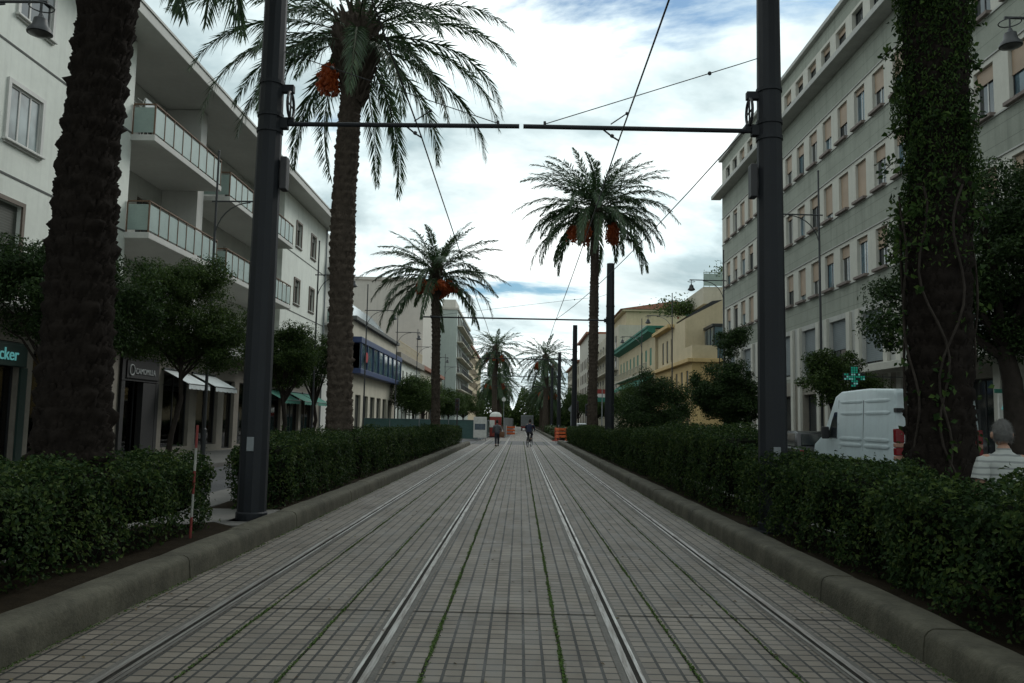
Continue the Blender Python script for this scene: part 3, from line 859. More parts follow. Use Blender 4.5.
# ------------------------------------------------------------------ broadleaf trees
def tree(base, trunk, r0, clumps, nsub, nleaf, size, label, seed, mat='tree_leaf', group='trees along the streets', spread=.30, name='tree', cat='tree'):
    r = np.random.default_rng(300+seed); random.seed(300+seed)
    root = empty(name, base, label, cat, group)
    mb = MB()
    tp = [Vector(p) for p in trunk]
    mb.tube(tp, [r0*(1.25 if i == 0 else 1 - .45*i/len(tp)) for i in range(len(tp))], 10)
    top = tp[-1]
    subs = []
    tot = sum(c[3]*c[4]*c[5] for c in clumps)
    for c in clumps:
        k = max(3, int(1.7*nsub*c[3]*c[4]*c[5]/tot))
        d = unit(r.normal(0, 1, (k, 3))) * (r.random((k, 1))**.42)
        subs.append(np.array(c[:3]) + d*np.array(c[3:6]))
    S = np.concatenate(subs)
    for p in S[::max(1, len(S)//16)]:
        p = Vector(p); m = top.lerp(p, .5) + Vector((0, 0, .15*(p-top).length*.3)) + Vector((random.gauss(0, .1), random.gauss(0, .1), 0))
        st = tp[-2].lerp(top, random.uniform(.5, 1)) if len(tp) > 1 else top
        mb.tube([st, m, p], [r0*.42, r0*.22, r0*.06], 6)
    mb.build('trunk', M['bark'], root, smooth=True)
    nleaf = int(nleaf*3.4); size = size*.78; spread = spread*1.4
    i = r.integers(0, len(S), nleaf)
    off = unit(r.normal(0, 1, (nleaf, 3)))*(r.random((nleaf, 1))**.5)*spread*(.6+.8*r.random((len(S), 1))[i])
    off[:, 2] *= .75
    P = S[i] + off
    N = off/spread + np.array([0, 0, .5])
    V, F3 = leaf_cards(P, N, size, .5, .6, hang=.3, r=r)
    raw_mesh('crown', V, F3, M[mat], root)
    return root
tree((-10.2, 24, .13), [(0,0,0), (.1,0,.9), (.32,0,1.9), (.25,0,3.0)], .085, [(-.1,0,4.4,1.95,1.6,1.4), (1.3,.2,3.75,1.15,1.2,1.15), (.6,.3,3.3,1.0,1.0,.7), (-1.4,0,4.0,.9,1.1,.85), (.3,0,5.4,1.25,1,.7)], 110, 19000, .10,
     'round street tree with slanting trunk before the loggia of the white building', 1)
tree((-9.9, 17.6, .13), [(0,0,0), (-.05,0,1.2), (0,0,2.4)], .1, [(0,0,4.0,1.9,1.6,1.1), (.5,.4,3.6,1.3,1.1,.8), (-.8,0,4.5,1.2,1,.7)], 80, 12000, .10,
     'dark street tree behind the nearest left palm trunk', 2, mat='tree_leaf_dark')
tree((-10.6, 37, .13), [(0,0,0), (.1,0,1.2), (-.1,0,2.5)], .12, [(0,0,4.0,1.5,1.5,1.3), (.3,0,4.9,1.0,1,.8)], 60, 8000, .12,
     'street tree half hidden by the big left pole', 3)
tree((-11.4, 45, .13), [(0,0,0), (.3,0,1.3), (.1,0,2.6)], .12, [(0,0,4.6,1.8,1.7,1.35), (-.7,0,4.1,1.2,1.2,1.0), (.9,0,4.9,1.0,1.0,1.0)], 80, 10000, .12,
     'street tree above the green awnings', 4)
for i, (x, y, rx, h, lab) in enumerate([(-10.6, 82, 2.2, 4.3, 'round clipped tree on the left by the low blue-banded building'), (-10.8, 92, 2.3, 4.6, 'second round clipped tree beyond the low blue-banded building'),
        (-10.4, 104, 2.3, 4.2, 'round tree behind the left traffic light'), (-10.6, 122, 2.8, 4.3, 'farther round tree left of the far palms'), (-10, 145, 3.6, 4.6, 'broad far tree left of the far palms')]):
    tree((x, y, .13), [(0,0,0), (.05,0,1.3), (0,0,2.2)], .14, [(0,0,h-.4,rx,rx,1.7), (.5,0,h-.9,rx*.9,rx*.9,1.2)], 70, 6500, .2, lab, 10+i, spread=.5)
tree((10.2, 17, .13), [(0,0,0), (-.1,0,1.4), (-.15,0,2.5), (-.3,0,3.2)], .24, [(-.3,0,5.2,2.2,2.1,1.7), (-2.1,.2,4.1,.95,1.1,1.3), (1.2,0,4.6,2.0,2,2.0), (-.4,.2,3.6,1.6,1.3,.8), (2.2,0,6.2,1.6,1.7,1.2)], 170, 30000, .11,
     'large dark tree behind the ivy-clad palm on the right', 5, mat='tree_leaf_dark', spread=.34)
tree((11.2, 29.5, .13), [(0,0,0), (0,0,1.2), (-.1,0,2.2)], .1, [(0,0,3.3,1.35,1.3,.8), (-.8,0,3.9,.55,.6,.55), (.4,0,2.7,1.2,1.1,.6)], 48, 7000, .11,
     'small light tree behind the green cross sign', 6, spread=.28)
tree((9.0, 36, .0), [(0,0,0), (-.05,0,1.2), (0,0,2.2)], .13, [(-.1,0,3.1,1.55,1.5,1.15), (.3,0,2.4,1.5,1.4,.7), (.35,0,5.35,.95,.9,.55), (.1,0,4.2,.5,.5,.6)], 95, 14000, .12,
     'clipped tree with a separate round tuft on top, left of the big right pole', 7, mat='tree_leaf_dark', spread=.3)
tree((4.75, 28.5, .1), [(0,0,0), (0,0,.5), (.05,0,1.0)], .09, [(0,0,1.9,1.15,1.2,1.0), (-.3,0,2.6,.7,.8,.7), (.5,.2,2.4,.7,.8,.7), (-.9,0,1.6,.6,.7,.6)], 60, 9000, .085,
     'bushy shrub rising above the hedge on the right', 8, mat='tree_leaf_dark', name='shrub', cat='shrub', group='shrubs')
for i, (x, y, rx, h, lab) in enumerate([(11.2, 84, 2.0, 4.0, 'street tree before the green-shuttered building'), (10.4, 112, 2.6, 4.4, 'street tree right of the slim far palm'), (9.8, 140, 3.2, 5.2, 'broad far tree right of the far palms')]):
    tree((x, y, .13), [(0,0,0), (.05,0,1.3), (0,0,2.2)], .14, [(0,0,h-.4,rx,rx,1.7), (.5,0,h-.9,rx*.9,rx*.9,1.2)], 70, 6500, .2, lab, 30+i, spread=.5)
# the wood closing the far end of the street
n = 46000
P = np.stack([rng.uniform(-26, 26, n), rng.uniform(236, 262, n), np.zeros(n)], 1)
hh = 9 + 3*np.sin(P[:, 0]*.45) + 2*np.sin(P[:, 0]*1.3+1)
P[:, 2] = np.where(rng.random(n) < .4, rng.random(n)*3.5, rng.random(n)**.8*hh)
V, F3 = leaf_cards(P, np.tile([0, -.5, .6], (n, 1)), .75, .6, .7)
tag(raw_mesh('woods', V, F3, M['tree_leaf']), 'mass of distant trees closing the end of the street', None, None, 'stuff')

# ------------------------------------------------------------------ poles, arms, wires, lamps
def catenary_pole(x, y, gap_x, label, h=8.35, tension=False, z0=.1):
    """dark tram pole with bands; cantilever arm towards the middle of the track"""
    root = empty('tram_pole', (x, y, z0), label, 'pole', 'tram catenary poles')
    s = 1 if gap_x > x else -1
    mb = MB(); n = 24
    V = []; rows = [(0, .205), (2.2, .2), (5.0, .185), (h, .165)]
    for z, r in rows:
        for k in range(n):
            rr = r*(1 if k % 2 else .965)
            V.append((rr*math.cos(2*PI*k/n), rr*math.sin(2*PI*k/n), z))
    mb.add(V, [(i*n+k, i*n+(k+1) % n, (i+1)*n+(k+1) % n, (i+1)*n+k) for i in range(3) for k in range(n)] + [tuple(range(3*n, 4*n))])
    mb.build('shaft', M['pole'], root)
    mb = MB()
    mb.box(-.28, .28, -.28, .28, -.005, .025, bev=.008)
    mb.lathe([(.22, .02), (.22, .12), (.205, .14)], n=24)
    mb.build('base_collar', M['pole'], root)
    za = 5.87
    for zb in (za-.12, za+.12, za+.62):
        r = np.interp(zb, [a for a, b in rows], [b for a, b in rows])
        MB().lathe([(r+.004, zb-.03), (r+.014, zb-.028), (r+.014, zb+.028), (r+.004, zb+.03)], n=24).build('band', M['pole'], root)
    x1 = gap_x - x
    mb = MB().tube([(s*.17, 0, za), (x1, 0, za + .02)], .034, 10)
    mb.box(min(s*.15, s*.27), max(s*.15, s*.27), -.06, .06, za-.08, za+.08, bev=.01)
    mb.build('cantilever_arm', M['pole'], root)
    xs = x1 - s*.32
    mb = MB().tube([(s*.16, 0, 7.0), (s*.45, 0, 6.9), (xs, 0, za+.06)], .007, 6)
    for t in (.15,): # insulator bead
        p = Vector((s*.45, 0, 6.9)).lerp(Vector((xs, 0, za+.06)), t)
        mb.ball(p, .035)
    mb.tube([(xs, 0, za), (xs, 0, za+.1)], .02, 6)
    mb.build('stay_cable', M['cable'], root)
    if tension:
        # tensioning wheel, its bracket and the counterweight box on the track side of the shaft
        mb = MB()
        bm = bmesh.new()
        c = Vector((s*.30, -.02, za+.28))
        ring = []
        for k in range(20):
            a = 2*PI*k/20
            ring.append(c + Vector((s*.02*math.cos(a)*0, math.cos(a)*.17, math.sin(a)*.20)))
        mb.tube(ring + [ring[0]], .022, 6)
        for k in range(0, 20, 5): mb.tube([c, ring[k]], .014, 5)
        bm.free()
        mb.build('tension_wheel', M['plastic'], root)
        mb = MB().box(min(s*.16, s*.34), max(s*.16, s*.34), -.05, .05, za+.48, za+.60, bev=.01)
        mb.build('wheel_bracket', M['pole'], root)
        mb = MB().box(min(s*.16, s*.36), max(s*.16, s*.36), -.03, .03, za+.02, za+.10, bev=.01)
        mb.build('wheel_bracket', M['pole'], root)
        mb = MB().box(min(s*.20, s*.30), max(s*.20, s*.30), -.09, .09, za-1.02, za-.52, bev=.015)
        mb.box(min(s*.15, s*.21), max(s*.15, s*.21), -.03, .03, za-.95, za-.88); mb.box(min(s*.15, s*.21), max(s*.15, s*.21), -.03, .03, za-.66, za-.59)
        mb.build('control_box', M['plastic'], root)
    mb = MB().box(-.05, .05, -.212, -.19, 1.0, 1.2, bev=.004)
    mb.build('plate', M['steel'], root)
    return root
catenary_pole(-3.83, 12.0, -.09, 'thick dark tram pole nearest on the left, in the gap between hedges', tension=True)
catenary_pole(3.64, 12.0, -.03, 'thick dark tram pole nearest on the right, behind the hedge', tension=True)
for k, y in enumerate((35.3, 58.4, 81.5, 105)):
    o = ('second', 'third', 'fourth', 'fifth')[k]
    xo = 3.8 if y < 100 else 4.0
    catenary_pole(xo, y, -4.25 if k == 0 else -3.7, f'{o} tram pole along the right side of the track', z0=.1)
def wire(pts, r, label, sag=0.0, name='wire', clamps=()):
    mb = MB(); P = []
    for a, b in zip(pts[:-1], pts[1:]):
        a, b = Vector(a), Vector(b)
        for k in range(8):
            t = k/8; p = a.lerp(b, t); p.z -= sag*4*t*(1-t); P.append(p)
    P.append(Vector(pts[-1]))
    mb.tube(P, r, 5)
    for t in clamps:
        p = P[min(len(P)-1, int(t*(len(P)-1)))]
        d = (P[-1]-P[0]).normalized()
        mb.tube([p - d*.12, p - d*.05, p + d*.05, p + d*.12], [.015, .045, .045, .015], 8)
    return tag(mb.build(name, M['cable']), label, 'wire', 'overhead wires')
ys = [-12, 12, 35.3, 58.4, 81.5, 105, 150]
wire([(1.40, y, 5.80 if i else 6.0) for i, y in enumerate(ys)], .011, 'contact wire hanging over the right track', .10, 'contact_wire')
wire([(-1.55, y, 5.80) for y in ys], .011, 'contact wire hanging over the left track', .10, 'contact_wire')
for x, lab in ((1.40, 'short hanger between the right cantilever arm and contact wire'), (-1.55, 'short hanger between the left cantilever arm and contact wire')):
    mb = MB().tube([(x-.25, 12.02, 5.98), (x-.1, 12.02, 5.86), (x, 12.02, 5.80)], .013, 6)
    mb.tube([(x-.12, 12.02, 6.05), (x+.12, 12.02, 6.22)], .01, 5); mb.ball((x-.1, 12.02, 5.87), .035); mb.ball((x+.12, 12.02, 6.22), .03)
    tag(mb.build('wire_hanger', M['cable']), lab, 'wire hanger', 'wire hangers')
wire([(3.30, 12.1, 6.02), (1.42, 35.3, 5.95)], .010, 'tension wire running from the right pole wheel to the next arm', .25, 'tension_wire', clamps=(.12,))

def street_lamp(x, y, s, za, label, arm=1.9):
    """thin post with a horizontal arm, curved brace and hanging bell lamp; s = side of the arm"""
    root = empty('street_lamp', (x, y, .13), label, 'street lamp', 'street lamps with hanging bells')
    mb = MB().tube([(0,0,0), (0,0,1.0), (0,0,1.05), (0,0,za+1.7)], [.085, .08, .055, .035], 10)
    mb.ball((0,0,za+1.72), .05)
    mb.build('post', M['lamp_paint'], root)
    mb = MB().tube([(-s*.15, 0, za), (s*arm, 0, za+.02)], .028, 8)
    path = [(s*.0, 0, za-1.25)]
    for k in range(1, 9):
        a = k/8*PI/2
        path.append((s*1.15*(1-math.cos(a)), 0, za-1.25+1.22*math.sin(a)))
    mb.tube(path, .02, 6)
    mb.build('arm', M['lamp_paint'], root)
    c = (s*(arm-.1), 0, za-.42)
    mb = MB().tube([(c[0], 0, za), (c[0], 0, za-.22)], .018, 6)
    mb.lathe([(.03, .22), (.05, .16), (.11, .12), (.13, .0), (.20, -.09), (.21, -.14), (.195, -.14)], c, 18)
    hoop = [(c[0]+.2*math.cos(a), .2*math.sin(a), za-.08) for a in np.linspace(0, 2*PI, 17)]
    mb.tube(hoop, .012, 5)
    lamp = mb.build('lamp_shade', M['lamp_paint'], root, smooth=True)
    mb = MB().lathe([(.02, -.20), (.12, -.18), (.18, -.145), (.17, -.14)], c, 14)
    mb.build('lamp_lens', M['lamp_glass'], lamp, smooth=True)
    return root
for k, y in enumerate((13.75, 27.0, 41, 54.4, 68, 81.5, 95, 112)):
    street_lamp(-10.3, y, 1, 8.6, ['street lamp nearest on the left, only its bell in view against the white facade', 'street lamp behind the big left pole, before the loggia',
        'street lamp among the left trees by the green awnings', 'street lamp beside the scaly palm at the corner of the blue-banded building', 'street lamp before the middle of the blue-banded building',
        'street lamp past the blue-banded building, by the slim palm', 'seventh street lamp in the left row, small and far', 'farthest street lamp of the left row'][k])
for k, y in enumerate((15.6, 31, 45.8, 61.5, 77)):
    street_lamp(11.25, y, -1, 9.5, ['street lamp nearest on the right, only its bell and ring in view', 'street lamp rising before the middle of the long office front',
        'street lamp at the far corner of the long office front', 'street lamp before the ochre building', 'farthest street lamp of the right row'][k])

# ------------------------------------------------------------------ facades and windows
def facade_x(mb, X, face, y0, y1, z0, z1, holes, depth=.2, mi=0, rmi=None):
    """wall sheet in the plane x = X looking along face (+1 / -1), with rectangular openings and their reveals"""
    rmi = mi if rmi is None else rmi
    ys = sorted({y0, y1, *[h[0] for h in holes], *[h[1] for h in holes]})
    zs = sorted({z0, z1, *[h[2] for h in holes], *[h[3] for h in holes]})
    ys = [v for v in ys if y0 - 1e-6 <= v <= y1 + 1e-6]; zs = [v for v in zs if z0 - 1e-6 <= v <= z1 + 1e-6]
    def q(a, b, c, d, m):
        mb.quad(*((a, b, c, d) if face > 0 else (d, c, b, a)), m)
    for a, b in zip(ys[:-1], ys[1:]):
        for c, d in zip(zs[:-1], zs[1:]):
            ym, zm = (a+b)/2, (c+d)/2
            if any(h[0] < ym < h[1] and h[2] < zm < h[3] for h in holes): continue
            q((X, a, c), (X, b, c), (X, b, d), (X, a, d), mi)
    Xi = X - face*depth
    for a, b, c, d in holes:
        q((Xi, a, c), (X, a, c), (X, a, d), (Xi, a, d), rmi)
        q((X, b, c), (Xi, b, c), (Xi, b, d), (X, b, d), rmi)
        q((Xi, a, c), (Xi, b, c), (X, b, c), (X, a, c), rmi)
        q((X, a, d), (X, b, d), (Xi, b, d), (Xi, a, d), rmi)
    return mb

_win = {}
def window(parent, X, face, yc, z0, w, h, depth=.16, frame='white_frame', pane='pane', panes=2, shutter=0, shut_mat='shutter', sill=None, surround=None, fw=.06, cross=0):
    """window in an opening of the plane x = X: frame with mullions > pane, roller shutter lowered by the fraction `shutter`, sill"""
    key = (w, h, depth, frame, pane, panes, shutter, shut_mat, sill, surround, fw, cross)
    if key not in _win:
        mb = MB(); d = -depth
        for a, b, c, e in ((-w/2, -w/2+fw, 0, h), (w/2-fw, w/2, 0, h), (-w/2+fw, w/2-fw, 0, fw), (-w/2+fw, w/2-fw, h-fw, h)):
            mb.box(d, d+.06, a, b, c, e)
        for k in range(1, panes):
            y = -w/2 + w*k/panes
            mb.box(d+.004, d+.052, y-fw*.45, y+fw*.45, fw, h-fw)
        for k in range(1, cross+1):
            z = h*k/(cross+1)
            for q in range(panes):
                mb.box(d+.006, d+.045, -w/2+w*q/panes+fw*.5, -w/2+w*(q+1)/panes-fw*.5, z-fw*.4, z+fw*.4)
        if surround:
            t = .11
            for a, b, c, e in ((-w/2-t, -w/2-.002, -t, h+t), (w/2+.002, w/2+t, -t, h+t), (-w/2, w/2, h+.002, h+t), (-w/2, w/2, -t, -.002)):
                mb.box(.002, .055, a, b, c, e)
        o = mb.build('window', M[frame])
        p = MB().box(d+.015, d+.03, -w/2+fw*.8, w/2-fw*.8, fw*.8, h-fw*.8).build('pane', M[pane], o)
        if shutter > 0:
            zb = h*(1-shutter)
            m2 = MB().box(d+.065, d+.085, -w/2+.012, w/2-.012, max(.01, zb), h-.004)
            m2.box(d+.06, d+.095, -w/2+.012, w/2-.012, max(.01, zb)-.005, max(.01, zb)+.04)
            m2.build('shutter', M[shut_mat], o)
        if sill:
            mt, pr, th, ov = sill
            MB().box(-.03, pr, -w/2-ov, w/2+ov, -th, -.003, bev=.012).build('sill', M[mt], o)
        _win[key] = o
    else:
        o = copy_tree(_win[key])
    o.parent = parent
    pl = parent.location
    o.location = (X - pl[0], yc - pl[1], z0 - pl[2])
    o.rotation_euler = (0, 0, 0 if face > 0 else PI)
    return o
def bpart(mb, name, mat, parent, smooth=False):
    o = mb.build(name, mat, parent, smooth)
    pl = parent.location
    o.location = (-pl[0], -pl[1], -pl[2])
    return o

# ---------- white apartment building on the left
A = empty('apartment_building', (-12.8, 28, 0), 'white apartment building on the left with loggias, glass balconies and shops below', 'building')
XA = -12.8
wins = []   # yc, z0, w, h, options
def wa(yc, z0, w, h, **k): wins.append((yc, z0, w, h, k)); return (yc-w/2, yc+w/2, z0, z0+h)
white = dict(frame='white_frame', pane='curtain_pane', panes=3, surround=True, depth=.06, sill=('white_frame', .12, .06, .16))
brown = dict(frame='brown_frame', pane='pane', panes=2, surround=True, depth=.16, sill=('white_frame', .10, .05, .14), shutter=.25, shut_mat='shut_dark')
holes_near, holes_far = [], []
for yc, z0, w, h, o in ((20.35, 8.30, 1.36, 1.42, white), (20.5, 11.55, 1.4, 1.45, dict(white, pane='pane', shutter=.4, shut_mat='grey_blind')), (16.6, 8.30, 1.36, 1.42, white), (16.6, 11.55, 1.4, 1.45, white),
                        (12.6, 8.3, 1.36, 1.42, white), (12.6, 11.55, 1.4, 1.45, white), (8.4, 8.3, 1.36, 1.42, white), (8.4, 11.55, 1.4, 1.45, white)):
    holes_near.append(wa(yc, z0, w, h, **o))
door = dict(frame='brown_frame', pane='pane', panes=2, depth=.18, shutter=.45, shut_mat='shut_dark', surround=True)
for yc in (19.55, 14.8, 9.6): holes_near.append(wa(yc, 4.42, 1.9, 2.35, **door))
for yc in (46.2, 49.5):
    for z0 in (11.2, 7.95, 4.9): holes_far.append(wa(yc, z0, 1.0, 1.35, **brown))
mb = MB()
facade_x(mb, XA, 1, 4, 26.0, 4.3, 13.75, holes_near, .2)
facade_x(mb, XA, 1, 43.2, 53.0, 4.3, 13.75, holes_far, .2)
mb.quad((XA, 53, 0), (-26, 53, 0), (-26, 53, 13.75), (XA, 53, 13.75)); mb.quad((-26, 4, 0), (XA, 4, 0), (XA, 4, 13.75), (-26, 4, 13.75))
mb.quad((-26, 53, 0), (-26, 4, 0), (-26, 4, 13.75), (-26, 53, 13.75))
mb.quad((XA, 43.2, 4.3), (XA, 43.2, 13.75), (-14.4, 43.2, 13.75), (-14.4, 43.2, 4.3)); mb.quad((XA, 26, 4.3), (-14.4, 26, 4.3), (-14.4, 26, 13.75), (XA, 26, 13.75))
bpart(mb, 'wall', M['white_wall'], A)
lh = []
for yc, z0, w, h in ((27.6, 4.45, 1.2, 2.3), (30.6, 4.45, 1.3, 2.3), (35.6, 4.45, 1.2, 2.3), (39.5, 4.45, 1.3, 2.3),
                     (27.4, 7.45, 1.1, 2.25), (30.6, 7.45, 1.3, 2.25), (35.4, 7.45, 1.2, 2.25), (39.6, 7.45, 1.3, 2.25),
                     (27.4, 10.62, 1.1, 2.25), (30.4, 10.62, 1.3, 2.25), (35.2, 10.62, 1.2, 2.25), (39.4, 10.62, 1.3, 2.25)):
    lh.append((yc-w/2, yc+w/2, z0, z0+h))
    window(A, -14.4, 1, yc, z0, w, h, depth=.15, frame='brown_frame', pane='pane', panes=2, shutter=.0 if int(yc*7) % 3 else .5, shut_mat='shut_dark')
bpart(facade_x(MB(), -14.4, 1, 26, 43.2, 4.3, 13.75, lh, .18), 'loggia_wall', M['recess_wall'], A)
for yc, z0, w, h, k in wins: window(A, XA, 1, yc, z0, w, h, **k)
for z in (10.68, 7.42):
    for ya, yb in ((4, 26.0), (43.2, 53)): bpart(MB().box(XA+.001, XA+.012, ya, yb, z-.03, z+.03), 'string_course', M['groove_line'], A)
mb = MB().box(-26.3, -11.78, 3.5, 53.35, 13.78, 14.12, bev=.02)
mb.box(-26.2, -11.74, 3.6, 53.4, 14.121, 14.20)
bpart(mb, 'roof', M['soffit'], A)
mb = MB().tube([(XA+.07, 52.6, 0.2), (XA+.07, 52.6, 13.7)], .05, 8)
bpart(MB().tube([(-14.3, 32.9, 4.4), (-14.3, 32.9, 13.7)], .045, 8), 'downpipe', M['steel'], A)
bpart(mb, 'downpipe', M['steel'], A)
for y0, y1 in ((31.95, 32.55),):
    bpart(MB().box(-14.38, -12.95, y0, y1, 4.36, 13.76), 'pilaster', M['soffit'], A)
def balcony(y0, y1, zt, x_out=-12.0, x_in=-14.38, ends=(True, True), x_side=None):
    mb = MB().box(x_in, x_out, y0, y1, zt-.20, zt, bev=.015)
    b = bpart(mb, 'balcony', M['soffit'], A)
    loc = Vector(A.location)
    mr = MB(); mp = MB()
    xo = x_out - .05
    n = max(2, round((y1-y0)/.72)); Y = np.linspace(y0+.05, y1-.05, n+1)
    for y in Y: mr.box(xo-.022, xo+.022, y-.022, y+.022, zt, zt+1.0)
    mr.box(xo-.032, xo+.032, y0+.03, y1-.03, zt+1.001, zt+1.045)
    for a, c in zip(Y[:-1], Y[1:]): mp.box(xo-.008, xo+.008, a+.03, c-.03, zt+.08, zt+.92)
    xs = XA + .04 if x_side is None else x_side
    for y, on in ((y0+.05, ends[0]), (y1-.05, ends[1])):
        if on:
            m = (xs+xo)/2
            mr.box(xs-.02, xs+.02, y-.02, y+.02, zt, zt+1.0)
            mr.box(xs, xo-.034, y-.03, y+.03, zt+1.002, zt+1.043)
            mp.box(xs+.03, xo-.03, y-.008, y+.008, zt+.08, zt+.92)
    bpart(mr, 'railing', M['rust_metal'], A).parent = b
    bpart(mp, 'glass_panel', M['frosted'], A).parent = b
    for c in kids(b): c.location = (0, 0, 0)
    return b
for zt in (10.62, 7.40):
    balcony(25.9, 31.9, zt); balcony(33.3, 42.9, zt, x_out=-12.15, x_side=-13.6)
bpart(MB().box(-14.38, -12.05, 4, 43.1, 4.08, 4.32, bev=.015).box(-12.79, -12.05, 43.1, 52.9, 4.10, 4.30), 'terrace_slab', M['soffit'], A)
mb = MB()
for y in np.arange(4.2, 31.8, .115): mb.box(-12.13, -12.115, y, y+.014, 4.33, 5.22)
for y in np.arange(4.2, 31.8, 1.38): mb.box(-12.145, -12.105, y-.01, y+.03, 4.33, 5.25)
mb.box(-12.15, -12.095, 4.2, 31.8, 5.25, 5.285)
bpart(mb, 'railing', M['dark_metal'], A)
for y0 in (52.0,):
    for zt in (11.0, 7.7):
        mb = MB().box(-12.78, -11.9, 53.05, 56.4, zt-.16, zt, bev=.015)
        b = bpart(mb, 'balcony', M['soffit'], A)
        m2 = MB(); m3 = MB()
        for y in np.arange(53.1, 56.3, .6): m2.box(-11.97, -11.94, y, y+.03, zt, zt+1)
        m2.box(-11.98, -11.93, 53.1, 56.3, zt+1.0, zt+1.04)
        m2.box(-12.7, -11.99, 53.1, 53.13, zt+1.0, zt+1.04)
        m3.box(-12.65, -11.99, 53.11, 53.125, zt+.06, zt+.94); m3.box(-11.962, -11.95, 53.14, 56.25, zt+.06, zt+.94)
        bpart(m2, 'railing', M['dark_metal'], A).parent = b; bpart(m3, 'glass_panel', M['frosted'], A).parent = b
        for c in kids(b): c.location = (0, 0, 0)
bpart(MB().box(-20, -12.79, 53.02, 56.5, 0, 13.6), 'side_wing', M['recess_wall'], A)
# ground floor: stone piers, openings, shops behind
shop_holes = [(5, 8.5, .3, 3.3), (9.2, 12.7, .3, 3.3), (13.4, 16.6, .3, 3.3), (17.4, 20.9, .25, 3.35), (21.5, 23.2, .25, 3.2), (24.75, 25.35, .16, 3.0), (26.45, 28.7, .16, 3.25),
              (29.5, 31.9, .4, 3.1), (32.6, 34.9, .4, 3.1), (35.6, 36.9, .16, 3.1), (37.5, 39.8, .3, 3.1), (41.0, 44.2, .2, 2.9), (45.3, 47.8, .2, 2.9), (48.3, 51.0, .2, 2.9)]
bpart(facade_x(MB(), XA, 1, 4, 53, 0, 4.08, shop_holes, .22), 'shop_front_wall', M['stone'], A)
mb = MB()
mb.quad((-16.6, 4.1, .15), (-16.6, 52.9, .15), (-16.6, 52.9, 4.0), (-16.6, 4.1, 4.0))
mb.quad((-16.6, 4.1, .15), (-13.0, 4.1, .15), (-13.0, 52.9, .15), (-16.6, 52.9, .15)); mb.quad((-16.6, 4.1, 4.0), (-16.6, 52.9, 4.0), (-13.0, 52.9, 4.0), (-13.0, 4.1, 4.0))
for y in (21.2, 25.9, 29.1, 36.2, 40.3, 44.8):
    mb.box(-16.58, -13.05, y-.08, y+.08, .16, 3.99)
bpart(mb, 'shop_interior', M['shop_inside'], A)
for a, b, c, d in shop_holes:
    X = XA - .17
    mb = MB(); f = .055
    for p in ((a+.002, a+f, c, d), (b-f, b-.002, c, d), (a+f, b-f, d-f, d-.002), (a+f, b-f, c+.002, c+f)): mb.box(X-.04, X+.03, *p)
    n = max(1, round((b-a)/1.3))
    for k in range(1, n): y = a + (b-a)*k/n; mb.box(X-.03, X+.02, y-.025, y+.025, c+f, d-f)
    w = bpart(mb, 'shop_window', M['dark_metal'], A)
    g = MB().box(X-.01, X-.002, a+f, b-f, c+f, d-f).build('pane', M['glass'], w)
# dark and green cladding of single shops
mb = MB().box(XA+.003, XA+.06, 17.2, 21.15, 2.72, 3.32, bev=.01); mb.box(XA+.003, XA+.06, 20.92, 21.2, .2, 2.71); mb.box(XA+.003, XA+.06, 17.15, 17.38, .2, 2.71)
bpart(mb, 'shop_cladding', M['green_dark'], A)
mb = MB().box(XA+.003, XA+.09, 26.2, 28.9, 2.66, 3.5, bev=.01); mb.box(XA+.003, XA+.09, 26.2, 26.44, .15, 2.65); mb.box(XA+.003, XA+.09, 28.71, 28.95, .15, 2.65); mb.box(XA-.12, XA+.08, 27.75, 28.7, .16, 2.64)
bpart(mb, 'shop_portal', M['shop_dark'], A)
def lettering(text, size, loc, rz, mat, parent, ext=.012, name='lettering'):
    cu = bpy.data.curves.new(name, 'FONT'); cu.body = text; cu.size = size; cu.extrude = ext; cu.align_x = 'LEFT'
    cu.materials.append(M[mat])
    t = bpy.data.objects.new('tmp', cu); COL.objects.link(t)
    dg = bpy.context.evaluated_depsgraph_get(); dg.update()
    me = bpy.data.meshes.new_from_object(t.evaluated_get(dg), depsgraph=dg)
    bpy.data.objects.remove(t)
    o = bpy.data.objects.new(name, me); COL.objects.link(o)
    o.rotation_euler = (PI/2, 0, rz); o.location = loc; o.parent = parent
    return o
s = empty('shop_sign', (XA+.07, 19.05, 2.85), 'dark green shop sign with teal letters ending in cker, at the far left', 'sign', 'shop signs')
MB().box(.0, .03, -.5, 1.9, -.12, .42, bev=.008).build('panel', M['green_dark'], s)
lettering('Locker', .44, (.045, .38, .02), PI/2, 'teal_letters', s)
s = empty('shop_sign', (XA+.1, 26.5, 2.85), 'dark shop sign with ring emblem and pale capitals above the red-lit shop entrance', 'sign', 'shop signs')
MB().box(.0, .03, -.05, 2.3, -.1, .5, bev=.008).build('panel', M['shop_dark'], s)
MB().tube([(.045, .25+.17*math.cos(a), .17+.17*math.sin(a)) for a in np.linspace(0, 2*PI, 21)], .022, 5).build('ring_emblem', M['pale_letters'], s)
lettering('CAMOMILLA', .26, (.045, .50, .06), PI/2, 'pale_letters', s)
s = empty('shop_sign', (XA+.02, 23.35, 2.6), 'small stone-coloured shop sign ending in er beside the nearest palm trunk', 'sign', 'shop signs')
MB().box(.0, .05, -.1, 1.3, -.2, .75, bev=.008).build('panel', M['stone'], s)
lettering('er', .34, (.065, .42, .2), PI/2, 'pale_letters', s)
